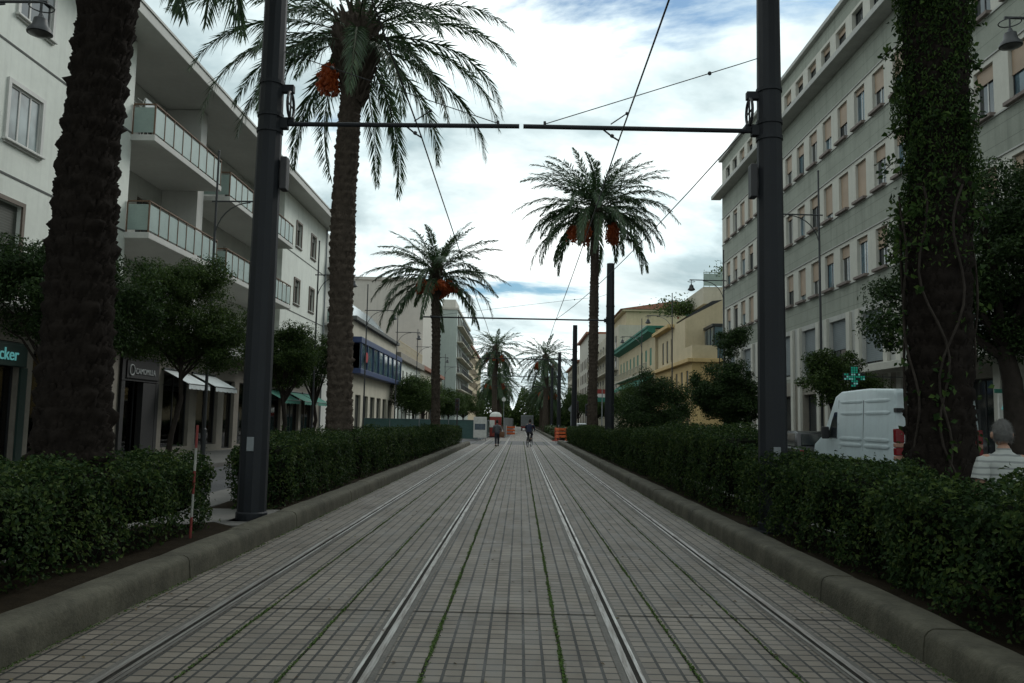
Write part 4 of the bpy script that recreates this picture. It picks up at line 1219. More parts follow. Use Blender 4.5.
def awning(y0, y1, zt, mat, label, drop=.5, out=1.0, X=XA, face=1, group='shop awnings'):
    root = empty('awning', (X, (y0+y1)/2, zt), label, 'awning', group)
    h = (y1-y0)/2; f = face
    mb = MB(); n = 10
    for k in range(n):
        a = -h + 2*h*k/n; b = -h + 2*h*(k+1)/n
        mb.quad((f*.03, a, 0), (f*.03, b, 0), (f*out, b, -drop), (f*out, a, -drop))
        mb.quad((f*.03, a, -.012), (f*out, a, -drop-.012), (f*out, b, -drop-.012), (f*.03, b, -.012))
        mb.quad((f*out, a, -drop), (f*out, b, -drop), (f*(out+.01), b, -drop-.19), (f*(out+.01), a, -drop-.19 + .03*(k % 2)))
    mb.build('fabric', M[mat], root)
    mb = MB()
    for y in (-h+.05, h-.05): mb.tube([(f*.03, y, -drop*.9-.1), (f*out*.98, y, -drop-.02)], .014, 5)
    mb.tube([(f*.06, -h, .03), (f*.06, h, .03)], .04, 8); mb.tube([(f*out, -h, -drop-.005), (f*out, h, -drop-.005)], .018, 6)
    mb.build('frame', M['dark_metal'], root)
awning(29.3, 31.3, 3.2, 'awning_white', 'white shop awning, the nearer one by the slanting tree trunk')
awning(31.9, 34.3, 3.2, 'awning_white', 'white shop awning next to the big left pole')
awning(40.9, 44.3, 2.95, 'awning_green', 'green awning nearest to the big left pole'); awning(45.2, 47.9, 2.95, 'awning_green', 'middle green awning under the street tree'); awning(48.2, 51.1, 2.95, 'awning_green', 'green awning nearest to the scaly palm trunk')
# inside the shops: lamps, clothes, shelves
def bulb(x, y, z, label, r=.05):
    root = empty('lamp', (x, y, z), label, 'lamp', 'small warm lamps in the shop windows')
    MB().ball((0,0,0), r, sub=2).build('bulb', M['bulb'], root, smooth=True)
    MB().tube([(0,0,r*.8), (0,0,r*.8+.2)], .012, 5).build('cord', M['cable'], root)
bulb(-13.4, 28.1, 2.5, 'single warm lamp in the shop entrance under the ring emblem')
for k, (y, z) in enumerate(((32.4, 1.25), (32.5, 1.02), (35.3, 1.35), (35.3, 1.12), (35.35, .9))):
    bulb(-13.35, y, z, 'one of the warm lamps stacked behind the white awnings', .07)
for k, (y, z) in enumerate(((43.0, 2.0), (43.0, 1.5), (43.1, 1.2), (49.3, 2.0), (49.3, 1.6), (49.4, 1.2))):
    bulb(-13.35, y, z, 'one of the warm lamps stacked behind the green awnings', .085)
def mannequin(x, y, mat, label, h=1.0):
    root = empty('mannequin', (x, y, .16), label, 'mannequin', 'dressed shop dummies')
    mb = MB().lathe([(.16, 0), (.16, .02), (.02, .04), (.02, .75)], n=12); mb.build('stand', M['dark_metal'], root)
    MB().lathe([(.26, .45), (.20, .8), (.15, 1.05), (.2, 1.3), (.19, 1.42), (.06, 1.5)], n=14).build('dress', M[mat], root, smooth=True)
    mb = MB().lathe([(.05, 1.49), (.05, 1.56)], n=10); mb.ball((0, 0, 1.66), (.085, .1, .12), sub=2); mb.build('head', M['white_paint'], root, smooth=True)
mannequin(-13.3, 28.5, 'red_cloth', 'shop dummy in a red dress inside the entrance under the ring emblem')
mannequin(-13.7, 31.8, 'white_paint', 'shop dummy in a white dress behind the nearer white awning')
mannequin(-13.7, 34.9, 'red_cloth', 'shop dummy in a red dress behind the farther white awning')
# on the upper balconies
ac = empty('air_conditioner', (-14.38, 33.9, 11.9), 'air conditioner on the loggia wall of the top balcony', 'air conditioner')
mb = MB().box(.05, .38, -.42, .42, 0, .58, bev=.02); mb.box(.0, .05, -.3, -.25, -.05, .0); mb.build('casing', M['awning_white'], ac)
mb = MB(); mb.lathe([(.23, 0), (.23, .02), (.02, .03)], n=18)
o = mb.build('fan_grille', M['plastic'], ac); o.rotation_euler = (0, PI/2, 0); o.location = (.382, -.08, .29)
def pot_plant(x, y, z, h, label, seed, n=260, size=.07, spreadx=.25):
    r = np.random.default_rng(900+seed)
    root = empty('potted_plant', (x, y, z), label, 'plant', 'potted plants')
    MB().lathe([(.09, 0), (.13, .22), (.14, .22), (.14, .26), (.12, .26)], n=12).build('pot', M['terracotta'], root)
    P = r.normal(0, 1, (n, 3))*np.array([spreadx*.5, spreadx*.5, h*.2]) + np.array([0, 0, .3 + h*.4])
    P[:, 2] = np.maximum(P[:, 2], .27)
    V, F3 = leaf_cards(P, np.tile([0, 0, 1.], (n, 1)), size, .5, .8, r=r)
    raw_mesh('foliage', V, F3, M['tree_leaf'], root)
pot_plant(-12.4, 30.6, 10.63, .7, 'potted plant at the far end of the top glass balcony, the nearer pot', 1)
pot_plant(-12.4, 31.4, 10.63, .9, 'potted plant at the far end corner of the top glass balcony', 2)
pot_plant(-12.5, 35.2, 7.41, .8, 'potted plant on the lower far balcony', 3)
pot_plant(-12.2, 54.2, 11.01, 1.2, 'plant on the end balcony behind the scaly palm', 4)
c = empty('clothes_airer', (-13.0, 27.0, 10.63), 'white clothes airer with a hanging cloth on the top balcony corner', 'clothes airer')
mb = MB()
for y in (-.35, .35): mb.tube([(-.25, y, 0), (0.25, y, 1.5)], .014, 5); mb.tube([(.25, y, 0), (-.25, y, 1.5)], .014, 5)
for x in (-.25, 0, .25): mb.tube([(x, -.35, 1.5), (x, .35, 1.5)], .010, 5)
mb.build('frame', M['white_paint'], c)
MB().prism([(-.3, 1.52), (.3, 1.52), (.34, .9), (.1, .82), (-.32, .95)], 'x', .24, .262).build('hanging_cloth', M['awning_white'], c)

# ---------- low blue-banded building, with the white building next to it and the taller blocks behind
Bd = empty('commercial_building', (-12.8, 72, 0), 'low pale commercial building with a blue-framed glass band, left beyond the crossing', 'building')
bh = [(64 + 3.2*k, 66.2 + 3.2*k, .2, 3.4) for k in range(6)]
mb = facade_x(MB(), -12.8, 1, 62, 84, 0, 9.0, bh + [(62.6, 83.4, 5.35, 7.3)], .3)
mb.quad((-26, 62, 0), (-12.8, 62, 0), (-12.8, 62, 9), (-26, 62, 9)); mb.quad((-12.8, 84, 0), (-26, 84, 0), (-26, 84, 9), (-12.8, 84, 9)); mb.quad((-26, 84, 0), (-26, 62, 0), (-26, 62, 9), (-26, 84, 9))
bpart(mb, 'wall', M['cream'], Bd)
for a, b, c, d in bh: window(Bd, -12.8, 1, (a+b)/2, c, b-a, d-c, depth=.25, frame='dark_metal', pane='pane', panes=2)
mb = MB().box(-12.79, -12.1, 62.2, 83.8, 4.95, 5.35, bev=.02); mb.box(-12.79, -12.1, 62.2, 83.8, 7.3, 7.75, bev=.02)
for y in np.linspace(62.4, 83.5, 9): mb.box(-12.2, -12.12, y, y+.12, 5.352, 7.298)
bpart(mb, 'blue_frame', M['blue_paint'], Bd)
bpart(MB().box(-12.24, -12.21, 62.3, 83.7, 5.352, 7.298), 'glass_band', M['pane_blue'], Bd)
bpart(MB().box(-26, -12.45, 61.8, 84.1, 9.0, 9.3, bev=.02), 'cornice', M['groove_line'], Bd)
bpart(MB().prism([(-12.9, 9.31), (-14.6, 11.3), (-20, 11.3), (-20, 9.31)], 'y', 62.4, 80), 'glass_roof', M['blue_glass'], Bd)
tag(MB().ball((0, 0, 0), (.02, .6, .42), sub=2).build('emblem', M['red_cloth']), 'red oval emblem on the blue-framed glass band', 'emblem').location = (-12.08, 64.4, 6.3)
B2 = empty('white_house', (-12.8, 94, 0), 'white two-storey house with a roof terrace railing, past the blue-banded building', 'building')
wh = [(86+3*k, 87.2+3*k, 4.6, 6.8) for k in range(6)] + [(86+3*k, 87.4+3*k, .3, 3.2) for k in range(6)]
mb = facade_x(MB(), -12.8, 1, 84.2, 105, 0, 8.4, wh, .2)
mb.quad((-26, 84.2, 8.4), (-12.8, 84.2, 8.4), (-12.8, 105, 8.4), (-26, 105, 8.4)); mb.quad((-12.8, 105, 0), (-26, 105, 0), (-26, 105, 8.4), (-12.8, 105, 8.4))
bpart(mb, 'wall', M['white_wall'], B2)
for a, b, c, d in wh: window(B2, -12.8, 1, (a+b)/2, c, b-a, d-c, frame='brown_frame', panes=2, shutter=.3 if c > 4 else 0, shut_mat='shut_dark')
bpart(MB().box(-26, -12.3, 84.2, 105.1, 7.7, 8.41, bev=.03), 'cornice', M['stone'], B2)
mb = MB()
for y in np.arange(84.4, 105, .8): mb.box(-12.6, -12.55, y, y+.05, 8.42, 9.6)
mb.box(-12.6, -12.55, 84.4, 105, 9.6, 9.66); mb.box(-12.59, -12.56, 84.4, 105, 9.0, 9.03)
bpart(mb, 'railing', M['yellow_pale'], B2)
B3 = empty('row_house', (-12.8, 120, 0), 'low row house between the white house and the tall grey green block', 'building')
mb = MB().box(-26, -12.8, 105.2, 134, 0, 8.0)
bpart(mb, 'wall', M['cream'], B3)
bpart(MB().box(-26.2, -12.4, 105.1, 134.2, 8.01, 8.5), 'roof', M['roof_tile'], B3)
for k in range(9):
    for z in (4.6, .5): window(B3, -12.795, 1, 107+3*k, z, 1.1, 2.1, depth=-.02, frame='brown_frame', panes=2)
Cb = empty('apartment_block', (-20, 140, 0), 'tall block with a plain beige blind wall above the low left buildings', 'building')
mb = MB().box(-42, -16.2, 134.5, 156, 0, 24.3)
bpart(mb, 'wall', M['beige'], Cb)
bpart(MB().box(-42.2, -16.0, 134.3, 156, 24.31, 24.8).box(-41, -37, 138, 144, 24.81, 27), 'parapet', M['beige'], Cb)
bpart(MB().box(-41.5, -38.5, 134.42, 134.49, 19.0, 20.6), 'vent_opening', M['shop_dark'], Cb)
D = empty('apartment_block', (-13, 170, 0), 'tall grey green block with a balcony front, next to the beige blind wall', 'building')
mb = MB().box(-16.1, -12.4, 157, 196, 0, 22.6)
bpart(mb, 'wall', M['greygreen'], D)
bpart(MB().box(-16.2, -12.1, 156.8, 196, 22.61, 23.0).box(-15.6, -13, 160, 170, 23.01, 25), 'roof', M['beige'], D)
for k in range(6):
    b = bpart(MB().box(-12.39, -11.3, 158, 195, 4.2+3.05*k, 4.4+3.05*k), 'balcony', M['cream'], D)
    m = MB()
    for y in np.arange(158, 195, 1.2): m.box(-11.36, -11.3, y, y+.06, 4.41+3.05*k, 5.3+3.05*k)
    m.box(-11.37, -11.29, 158, 195, 5.3+3.05*k, 5.36+3.05*k)
    bpart(m, 'railing', M['dark_metal'], D).parent = b; kids(b)[0].location = (0, 0, 0)
    for y in range(160, 195, 4): window(D, -12.39, 1, y, 4.45+3.05*k, 1.4, 2.2, depth=-.02, frame='brown_frame', panes=2)
E2 = empty('apartment_block', (-13, 215, 0), 'distant sand-coloured block closing the left row of buildings', 'building')
bpart(MB().box(-24, -12.6, 197, 260, 0, 19.8), 'wall', M['yellow_pale'], E2)
bpart(MB().box(-24.2, -12.2, 196.8, 260, 19.81, 20.4), 'roof', M['roof_tile'], E2)
for k in range(5):
    for y in range(199, 240, 4): window(E2, -12.59, 1, y, 3.8+3.1*k, 1.3, 2.0, depth=-.02, frame='brown_frame', panes=2)
for x in (-14.5, -18, -21.5):
    pass

# ---------- long grey office building on the right
O = empty('office_building', (15.3, 36, 0), 'long grey office building on the right with rows of beige roller shutters', 'building')
XO = 15.3; Y0, Y1 = 11.0, 62.6
wy = [24.85 + 2.0*k for k in range(-5, 19)]
wy = [y for y in wy if Y0+.8 < y < Y1-.6]
rows = (8.42, 11.92, 15.40)
mb = MB(); mt = MB()
bands = [(4.05, 4.25), (7.0, 8.32), (10.35, 11.82), (13.85, 15.30), (17.33, 19.3), (21.15, 21.9)]
prev = None
for a, b in bands: facade_x(mb, XO, -1, Y0, Y1, a, b, [])
mb.quad((XO, Y0, 0), (XO+14, Y0, 0), (XO+14, Y0, 21.9), (XO, Y0, 21.9)); mb.quad((XO+14, Y1, 0), (XO, Y1, 0), (XO, Y1, 21.9), (XO+14, Y1, 21.9)); mb.quad((XO+14, Y0, 0), (XO+14, Y1, 0), (XO+14, Y1, 21.9), (XO+14, Y0, 21.9))
bpart(mb, 'wall', M['office_wall'], O)
mt = MB()
for r, (a, b) in zip(rows, ((8.32, 10.35), (11.82, 13.85), (15.30, 17.33))):
    facade_x(mt, XO, -1, Y0, Y1, a, b, [(y-.58, y+.58, r, r+1.75) for y in wy], .26)
facade_x(mt, XO, -1, Y0, Y1, 19.3, 21.15, [(y-.62, y+.62, 20.1, 21.0) for y in wy], .3)
bpart(mt, 'window_band', M['office_light'], O)
random.seed(5)
mb = MB()
for a, b in ((10.352, 10.40), (13.852, 13.90), (17.332, 17.38), (8.26, 8.318), (11.76, 11.818), (15.24, 15.298)):
    mb.box(XO-.05, XO-.002, Y0+.02, Y1-.02, a, b)
bpart(mb, 'string_course', M['office_ledge'], O)
ch = [.12, .25, .3, .5, .5, .55, .55, .8, .97, .97]
cnt = 0
for r in rows:
    for y in wy:
        if y < 21: continue
        sh = random.choice(ch)
        window(O, XO, -1, y, r, 1.16, 1.75, depth=.2, frame='white_frame' if (cnt % 3) else 'dark_metal', pane='pane_blue' if cnt % 2 else 'pane', panes=2, shutter=sh, sill=('sill', .20, .13, .06), fw=.055)
        cnt += 1
for y in wy:
    if y < 30: continue
    window(O, XO, -1, y, 20.1, 1.24, .9, depth=.25, frame='dark_metal', panes=2, shutter=random.choice([0, .3, .6]))
bpart(MB().box(XO-.75, XO-.004, Y0-.4, Y1+.5, 18.98, 19.26, bev=.02), 'ledge', M['office_ledge'], O)
bpart(MB().box(XO-.22, XO+14, Y0-.2, Y1+.25, 21.91, 22.14, bev=.02), 'roof', M['office_ledge'], O)
mzy = [y for y in (15.9, 19.9, 23.9, 27.9, 31.9, 35.9, 39.8, 43.8, 47.8, 51.8, 55.8, 59.8)]
mz = MB()
facade_x(mz, XO, -1, Y0, Y1, 4.25, 7.0, [(y-1.15, y+1.15, 4.4, 6.75) for y in mzy], .3)
bpart(mz, 'mezzanine_wall', M['office_ledge'], O)
mb = MB()
for y in mzy:
    for s in (-1, 1): mb.box(XO-.14, XO-.003, y+s*1.42-.2, y+s*1.42+.2, .2, 6.95, bev=.01)
bpart(mb, 'pilaster', M['office_light'], O)
for k, y in enumerate(mzy):
    if y > 22: window(O, XO, -1, y, 4.4, 2.3, 2.35, depth=.25, frame='dark_metal', pane='pane', panes=3, shutter=.95 if k % 3 else .6, shut_mat='grey_blind')
sh = [(y-1.1, y+1.1, .2, 3.3) for y in mzy]
bpart(facade_x(MB(), XO, -1, Y0, Y1, 0, 4.05, sh, .4), 'ground_floor_wall', M['stone'], O)
for a, b, c, d in sh:
    if a > 18: window(O, XO, -1, (a+b)/2, c, b-a, d-c, depth=.35, frame='dark_metal', pane='pane', panes=2)
bpart(MB().box(XO-1.25, XO-.15, 22, 38.5, 3.86, 4.16, bev=.02), 'canopy', M['office_light'], O)
# pharmacy cross and small signs
ph = empty('cross_sign', (11.25, 28.0, 3.3), 'lit green cross sign above the white van', 'sign', 'shop signs')
mb = MB()
mb.box(-.52, .52, -.06, .06, -.17, .17, bev=.01); mb.box(-.17, .17, -.058, .058, .171, .5, bev=.01); mb.box(-.17, .17, -.058, .058, -.5, -.171, bev=.01)
mb.box(.5, 4.05, -.02, .02, .0, .04)
mb.build('casing', M['dark_metal'], ph)
mb = MB()
for y0, y1 in ((-.075, -.062), (.062, .075)):
    for i in range(-4, 5):
        for j in range(-4, 5):
            if (abs(i) <= 1 or abs(j) <= 1) and random.random() < .8:
                mb.box(i*.112-.04, i*.112+.04, y0, y1, j*.108-.04, j*.108+.04, 0 if random.random() < .75 else 1)
mb.build('led_face', [M['green_led'], M['pale_led']], ph)
ph.scale = (.7, .7, .7)
s = empty('shop_sign', (14.1, 24.3, 2.25), 'small white shop sign with a teal figure, above the man', 'sign', 'shop signs')
MB().box(-.16, .30, -.04, .04, -.32, .42, bev=.01).build('panel', M['white_paint'], s)
lettering('A', .42, (-.10, -.055, -.05), 0, 'teal_letters', s)
mb = MB().box(-.25, .9, -.03, .03, .43, .55).build('top_bar', M['awning_green'], s)
mb = MB().box(-.1, .1, .03, .05, .0, .1); mb.box(.3, 1.2, -.02, .02, .0, .05); mb.build('bracket', M['dark_metal'], s)

# ---------- ochre building, green-shuttered building and the row behind
Yb = empty('ochre_building', (15.3, 84, 0), 'ochre building with a glazed roof terrace room past the office building', 'building')
yh = [(75.6+2.6*k, 76.6+2.6*k, 4.3, 6.5) for k in range(7)] + [(75.4+2.6*k, 77.0+2.6*k, .25, 3.0) for k in range(7)]
mb = facade_x(MB(), 15.3, -1, 74, 94, 0, 7.4, yh, .2)
mb.quad((15.3, 74, 0), (32, 74, 0), (32, 74, 7.4), (15.3, 74, 7.4)); mb.quad((15.3, 74, 7.4), (32, 74, 7.4), (32, 94, 7.4), (15.3, 94, 7.4))
bpart(mb, 'lower_wall', M['yellow'], Yb)
uh = [(85+2.6*k, 86.1+2.6*k, 8.0, 10.4) for k in range(3)]
mb = facade_x(MB(), 15.6, -1, 78.5, 94, 7.41, 11.6, uh, .2)
mb.add([(15.6, 78.5, 7.41), (34, 78.5, 7.41), (34, 78.5, 14.2), (20.5, 78.5, 14.2), (15.6, 78.5, 11.6)], [(0, 1, 2, 3, 4)])
mb.quad((15.6, 78.5, 11.6), (20.5, 78.5, 14.2), (20.5, 94, 14.2), (15.6, 94, 11.6)); mb.quad((20.5, 78.5, 14.2), (34, 78.5, 14.2), (34, 94, 14.2), (20.5, 94, 14.2))
bpart(mb, 'upper_wall', M['yellow_pale'], Yb)
for a, b, c, d in yh: window(Yb, 15.3, -1, (a+b)/2, c, b-a, d-c, frame='brown_frame', panes=2, shutter=.6 if c > 4 else 0, shut_mat='shut_dark')
for a, b, c, d in uh: window(Yb, 15.6, -1, (a+b)/2, c, b-a, d-c, frame='brown_frame', panes=2, shutter=.9, shut_mat='shut_dark')
mb = MB().box(14.85, 15.29, 73.6, 94, 7.15, 7.5, bev=.03); mb.box(15.3, 32, 73.6, 73.98, 7.15, 7.5, bev=.03); mb.box(15.1, 15.29, 73.9, 94, 3.5, 3.72); mb.box(14.9, 15.6, 84, 94.2, 11.4, 11.75, bev=.03)
bpart(mb, 'cornice', M['yellow'], Yb)
mb = MB().box(15.35, 17.6, 74.1, 74.25, 7.51, 8.7); mb.box(15.35, 15.5, 74.26, 78.4, 7.51, 8.7)
bpart(mb, 'terrace_parapet', M['yellow_pale'], Yb)
mb = MB().box(17.3, 21.6, 74.6, 78.4, 10.5, 10.75, bev=.02).box(17.3, 21.6, 74.7, 74.78, 8.6, 8.7)
for x in (17.4, 18.8, 20.2, 21.45): mb.box(x, x+.12, 74.7, 74.8, 7.52, 10.49)
for y in (76, 77.4): mb.box(17.4, 17.5, y, y+.12, 7.52, 10.49)
o = bpart(mb, 'terrace_room', M['dark_metal'], Yb)
g = MB().box(17.5, 21.45, 74.74, 74.76, 7.53, 10.48).box(17.44, 17.46, 74.8, 78.4, 7.53, 10.48).build('pane', M['pane_blue'], o)
bpart(MB().prism([(15.7, 11.85), (18.2, 13.4), (19.6, 13.6), (19.4, 13.2), (18, 12.9), (16.2, 11.75)], 'y', 78.6, 84), 'tarpaulin_roof', M['dark_metal'], Yb)
bpart(MB().box(14.9, 15.28, 76, 79, 3.05, 3.45).box(14.4, 15.28, 82, 86, 2.9, 3.0), 'shop_fascia', M['white_paint'], Yb)
Rb = empty('roof_house', (24, 90, 14.2), 'pale rooftop structure with a frosted railing behind the ochre building', 'building')
mb = MB().box(19, 34, 86, 96, 14.21, 16.0); bpart(mb, 'wall', M['cream'], Rb)
mb = MB()
for x in np.arange(19, 34, .6): mb.box(x, x+.05, 85.9, 85.95, 16.0, 17.5)
mb.box(19, 34, 85.88, 85.97, 17.5, 17.58); mb.box(19, 34, 85.92, 85.93, 16.1, 17.4)
bpart(mb, 'railing', M['frosted'], Rb)
for k, (x, h, sx) in enumerate(((22, 3.2, 1.6), (24, 2.4, 1.2), (27.5, 1.8, 1.0))):
    pot_plant(x, 86.8, 16.01, h, ['tall bushy plant on the roof above the ochre building', 'middle plant on the roof above the ochre building', 'low plant on the roof nearest the office building'][k], 20+k, 900, .3, sx)
for k, (x, y, h) in enumerate(((17.5, 92, 2.4), (19, 92.5, 1.8))):
    pot_plant(x, y, 13.3 if k == 0 else 13.6, h, ['wide bush on the roof edge of the ochre building', 'second bush on the roof edge of the ochre building'][k], 30+k, 1100, .3, 2.4)
G = empty('shuttered_house', (15.3, 110, 0), 'cream house with green shutters and green eaves beyond the ochre building', 'building')
gy = [97.5 + 3.6*k for k in range(9)]
gh = [(y-.75, y+.75, z, z+2.1) for y in gy for z in (8.4, 4.4)]
mb = facade_x(MB(), 15.3, -1, 94.3, 129, 0, 12.4, gh, .2)
mb.quad((15.3, 94.3, 0), (30, 94.3, 0), (30, 94.3, 12.4), (15.3, 94.3, 12.4))
bpart(mb, 'wall', M['yellow_pale'], G)
for a, b, c, d in gh: window(G, 15.3, -1, (a+b)/2, c, b-a, d-c, frame='white_frame', panes=2, shutter=.97 if c > 8 else .5, shut_mat='shut_green', depth=.12)
bpart(MB().prism([(15.29, 11.75), (14.4, 12.1), (14.4, 12.5), (15.29, 12.5)], 'y', 94, 129.2).box(14.3, 30, 94, 129.2, 12.51, 12.75), 'eaves', M['awning_green'], G)
mb = MB().box(14.4, 15.29, 95, 128, 7.5, 7.7)
for y in np.arange(95, 128, .5): mb.box(14.42, 14.46, y, y+.05, 7.71, 8.6)
mb.box(14.4, 14.48, 95, 128, 8.6, 8.66)
bpart(mb, 'balcony', M['cream'], G)
bpart(MB().prism([(15.28, 7.3), (13.8, 6.2), (13.8, 6.0), (15.28, 7.1)], 'y', 95.5, 127), 'green_awning', M['awning_green'], G)
H = empty('apartment_block', (15.3, 150, 0), 'cream apartment block with many balconies and a red tiled top, right row', 'building')
hy = [133 + 5*k for k in range(10)]
mb = MB().box(15.3, 34, 129.5, 180, 0, 17.0)
bpart(mb, 'wall', M['cream'], H)
bpart(MB().box(16.5, 33, 130, 150, 17.01, 19.2).box(15.9, 33.5, 129.4, 151, 19.21, 19.5), 'penthouse', M['yellow_pale'], H)
bpart(MB().prism([(15.5, 19.52), (24, 20.9), (33.8, 19.52)], 'y', 129.2, 151.2), 'roof', M['roof_tile'], H)
for k in range(4):
    z = 3.9 + 3.1*k
    b = bpart(MB().box(14.2, 15.29, 130.5, 179, z-.2, z), 'balcony', M['cream'], H)
    m = MB()
    for y in np.arange(130.6, 179, 1.0): m.box(14.22, 14.27, y, y+.05, z+.001, z+.9)
    m.box(14.2, 14.29, 130.6, 179, z+.9, z+.96)
    bpart(m, 'railing', M['cream'], H).parent = b; kids(b)[0].location = (0, 0, 0)
    for y in hy: window(H, 15.295, -1, y, z+.02, 1.5, 2.3, depth=-.02, frame='brown_frame', panes=2, shutter=.4, shut_mat='shut_dark')
for i, (y0, y1, h, mt, lab) in enumerate(((181, 210, 21, 'beige', 'far beige block at the end of the right row'), (210.5, 262, 17, 'cream', 'farthest cream block closing the right row'))):
    b = empty('apartment_block', (15.3, (y0+y1)/2, 0), lab, 'building')
    bpart(MB().box(14.9, 30, y0, y1, 0, h), 'wall', M[mt], b); bpart(MB().box(14.2, 30.2, y0, y1+.2, h+.01, h+.5), 'roof', M['roof_tile'], b)
    for k in range(5):
        for y in np.arange(y0+3, y1-2, 5): window(b, 14.895, -1, float(y), 1 + 3.2*k, 1.4, 2.2, depth=-.02, frame='brown_frame', panes=2)

# ------------------------------------------------------------------ vehicles
def wheel(parent, x, y, r=.33, w=.22):
    mb = MB()
    prof = [(r*.62, -w/2), (r*.95, -w/2), (r, -w/2+.03), (r, w/2-.03), (r*.95, w/2), (r*.62, w/2)]
    mb.lathe(prof, n=24)
    o = mb.build('wheel', M['rubber'], parent, smooth=True)
    o.rotation_euler = (0, PI/2, 0); o.location = (x, y, r)
    mb = MB().lathe([(r*.1, -w/2-.004), (r*.6, -w/2+.02), (r*.6, w/2-.02), (r*.1, w/2+.004)], n=16)
    mb.build('rim', M['steel'], o, smooth=True)
    return o
def bodyshell(profile, halfw, tumble, zref, bev, name, mat, parent):
    """side profile (y, z) swept over the width, narrowed above zref, all edges rounded"""
    bm = bmesh.new()
    a = [bm.verts.new((-halfw, y, z)) for y, z in profile]; b = [bm.verts.new((halfw, y, z)) for y, z in profile]
    n = len(profile)
    bm.faces.new(a); bm.faces.new(b[::-1])
    for i in range(n): bm.faces.new((a[i], b[i], b[(i+1) % n], a[(i+1) % n]))
    bmesh.ops.recalc_face_normals(bm, faces=bm.faces[:])
    for v in bm.verts:
        if v.co.z > zref: v.co.x *= 1 - tumble*(v.co.z - zref)
    bmesh.ops.bevel(bm, geom=bm.edges[:], offset=bev, segments=3, affect='EDGES', profile=.5)
    mb = MB(); mb.bm(bm)
    return mb.build(name, M[mat], parent, smooth=True)
van = empty('delivery_van', (9.72, 22.05, -.01), 'white high-roof delivery van parked on the right behind the hedge, seen from behind', 'van')
# heading +Y: tail at y = -2.65
prof = [(-2.62, .38), (-2.66, .6), (-2.66, 1.2), (-2.56, 2.42), (-2.45, 2.54), (-1.0, 2.60), (.75, 2.58), (1.15, 2.46), (1.95, 1.42), (2.65, 1.12), (2.72, .9), (2.72, .38)]
bodyshell(prof, 1.0, .055, 1.15, .055, 'body', 'van', van)
def vx(z, s=-1, proud=.0): return s*(1.0*(1 - .055*max(0, z-1.15)) + proud)
def side_panel(y0, y1, z0, z1, name, mat, proud, s=-1, th=.01, skew=0):
    mb = MB()
    V = []
    for p in (proud - th, proud):
        for y, z in ((y0, z0), (y1, z0), (y1 - skew, z1), (y0, z1)): V.append((vx(z, s, p), y, z))
    mb.add(V, [(0,1,2,3), (7,6,5,4), (0,4,5,1), (1,5,6,2), (2,6,7,3), (3,7,4,0)])
    return mb.build(name, M[mat], van, fixn=True)
def pressing(y0, y1, z, h, s):
    mb = MB(); n = 10
    V = []
    for k in range(n+1):
        y = y0 + (y1-y0)*k/n
        e = .35 if k in (0, n) else 1
        for dz, pr in ((-h, 0), (-h*.35, .008*e), (h*.35, .008*e), (h, 0)): V.append((vx(z+dz*e, s, pr), y, z+dz*e))
    mb.add(V, [(i*4+j, (i+1)*4+j, (i+1)*4+j+1, i*4+j+1) for i in range(n) for j in range(3)])
    return mb
for s in (-1, 1):
    mb = MB()
    for y0, y1 in ((-2.3, -.85), (-.7, .75)):
        for z in (2.28, 1.98, 1.32, 1.16):
            p = pressing(y0, y1, z, .05, s)
            for V, in zip(p.v): mb.add(V, [tuple(f) for f in p.f])
    mb.build('side_pressing', M['van'], van, smooth=True, fixn=True)
    side_panel(.95, 1.62, 1.32, 2.02, 'door_window', 'pane', .006, s, skew=.46)
    side_panel(.86, .875, .5, 2.35, 'door_seam', 'plastic', .004, s); side_panel(-.78, -.768, .5, 2.3, 'door_seam', 'plastic', .004, s)
    side_panel(-2.5, 2.5, .62, .78, 'side_moulding', 'plastic', .02, s, th=.03)
    m = MB().box(s*1.02 if s > 0 else -1.22, s*1.22 if s > 0 else -1.02, 1.38, 1.48, 1.28, 1.62, bev=.03); m.box(min(s*.96, s*1.06), max(s*.96, s*1.06), 1.40, 1.45, 1.36, 1.42)
    m.build('wing_mirror', M['plastic'], van)
    x0 = s*.90
    def lens(z0, z1, mat, nm):
        m = MB()
        m.box(min(vx(1.2, s, .012), s*.80), max(vx(1.2, s, .012), s*.80), -2.70, -2.55, z0, z1, bev=.02)
        return m.build(nm, M[mat], van)
    lens(.98, 1.16, 'red_lens', 'tail_light'); lens(1.165, 1.27, 'amber_lens', 'tail_light'); lens(1.275, 1.60, 'red_lens', 'tail_light'); lens(.86, .975, 'amber_lens', 'tail_light')
    for z in (1.98, .70):
        m = MB().box(min(s*.80, vx(z, s, .014)), max(s*.80, vx(z, s, .014)), -2.72+.03*(z-1.2), -2.55+.03*(z-1.2), z, z+.10, bev=.012)
        m.build('door_hinge', M['plastic'], van)
    wheel(van, s*.88, -1.6, .34); wheel(van, s*.88, 1.75, .34)
    MB().lathe([(.42, -.01), (.42, .01), (.36, .012)], n=24).build('wheel_arch', M['plastic'], van).location = (0, 0, 0)
for o in kids(van):
    if o.name.startswith('wheel_arch'): bpy.data.objects.remove(o)
mb = MB(); mb.box(-.012, .012, -2.675, -2.65, .5, 1.2); mb.build('rear_seam', M['plastic'], van)
mb = MB().box(-.98, .98, -2.78, -2.60, .40, .60, bev=.03); mb.build('rear_bumper', M['plastic'], van)
mb = MB().box(-.26, .26, -2.672, -2.655, .95, 1.07); mb.build('number_plate', M['white_paint'], van)
o = MB().box(-.10, .34, -.03, .03, 0, .05, bev=.01).build('door_handle', M['plastic'], van); o.location = (0, -2.70, 1.12)
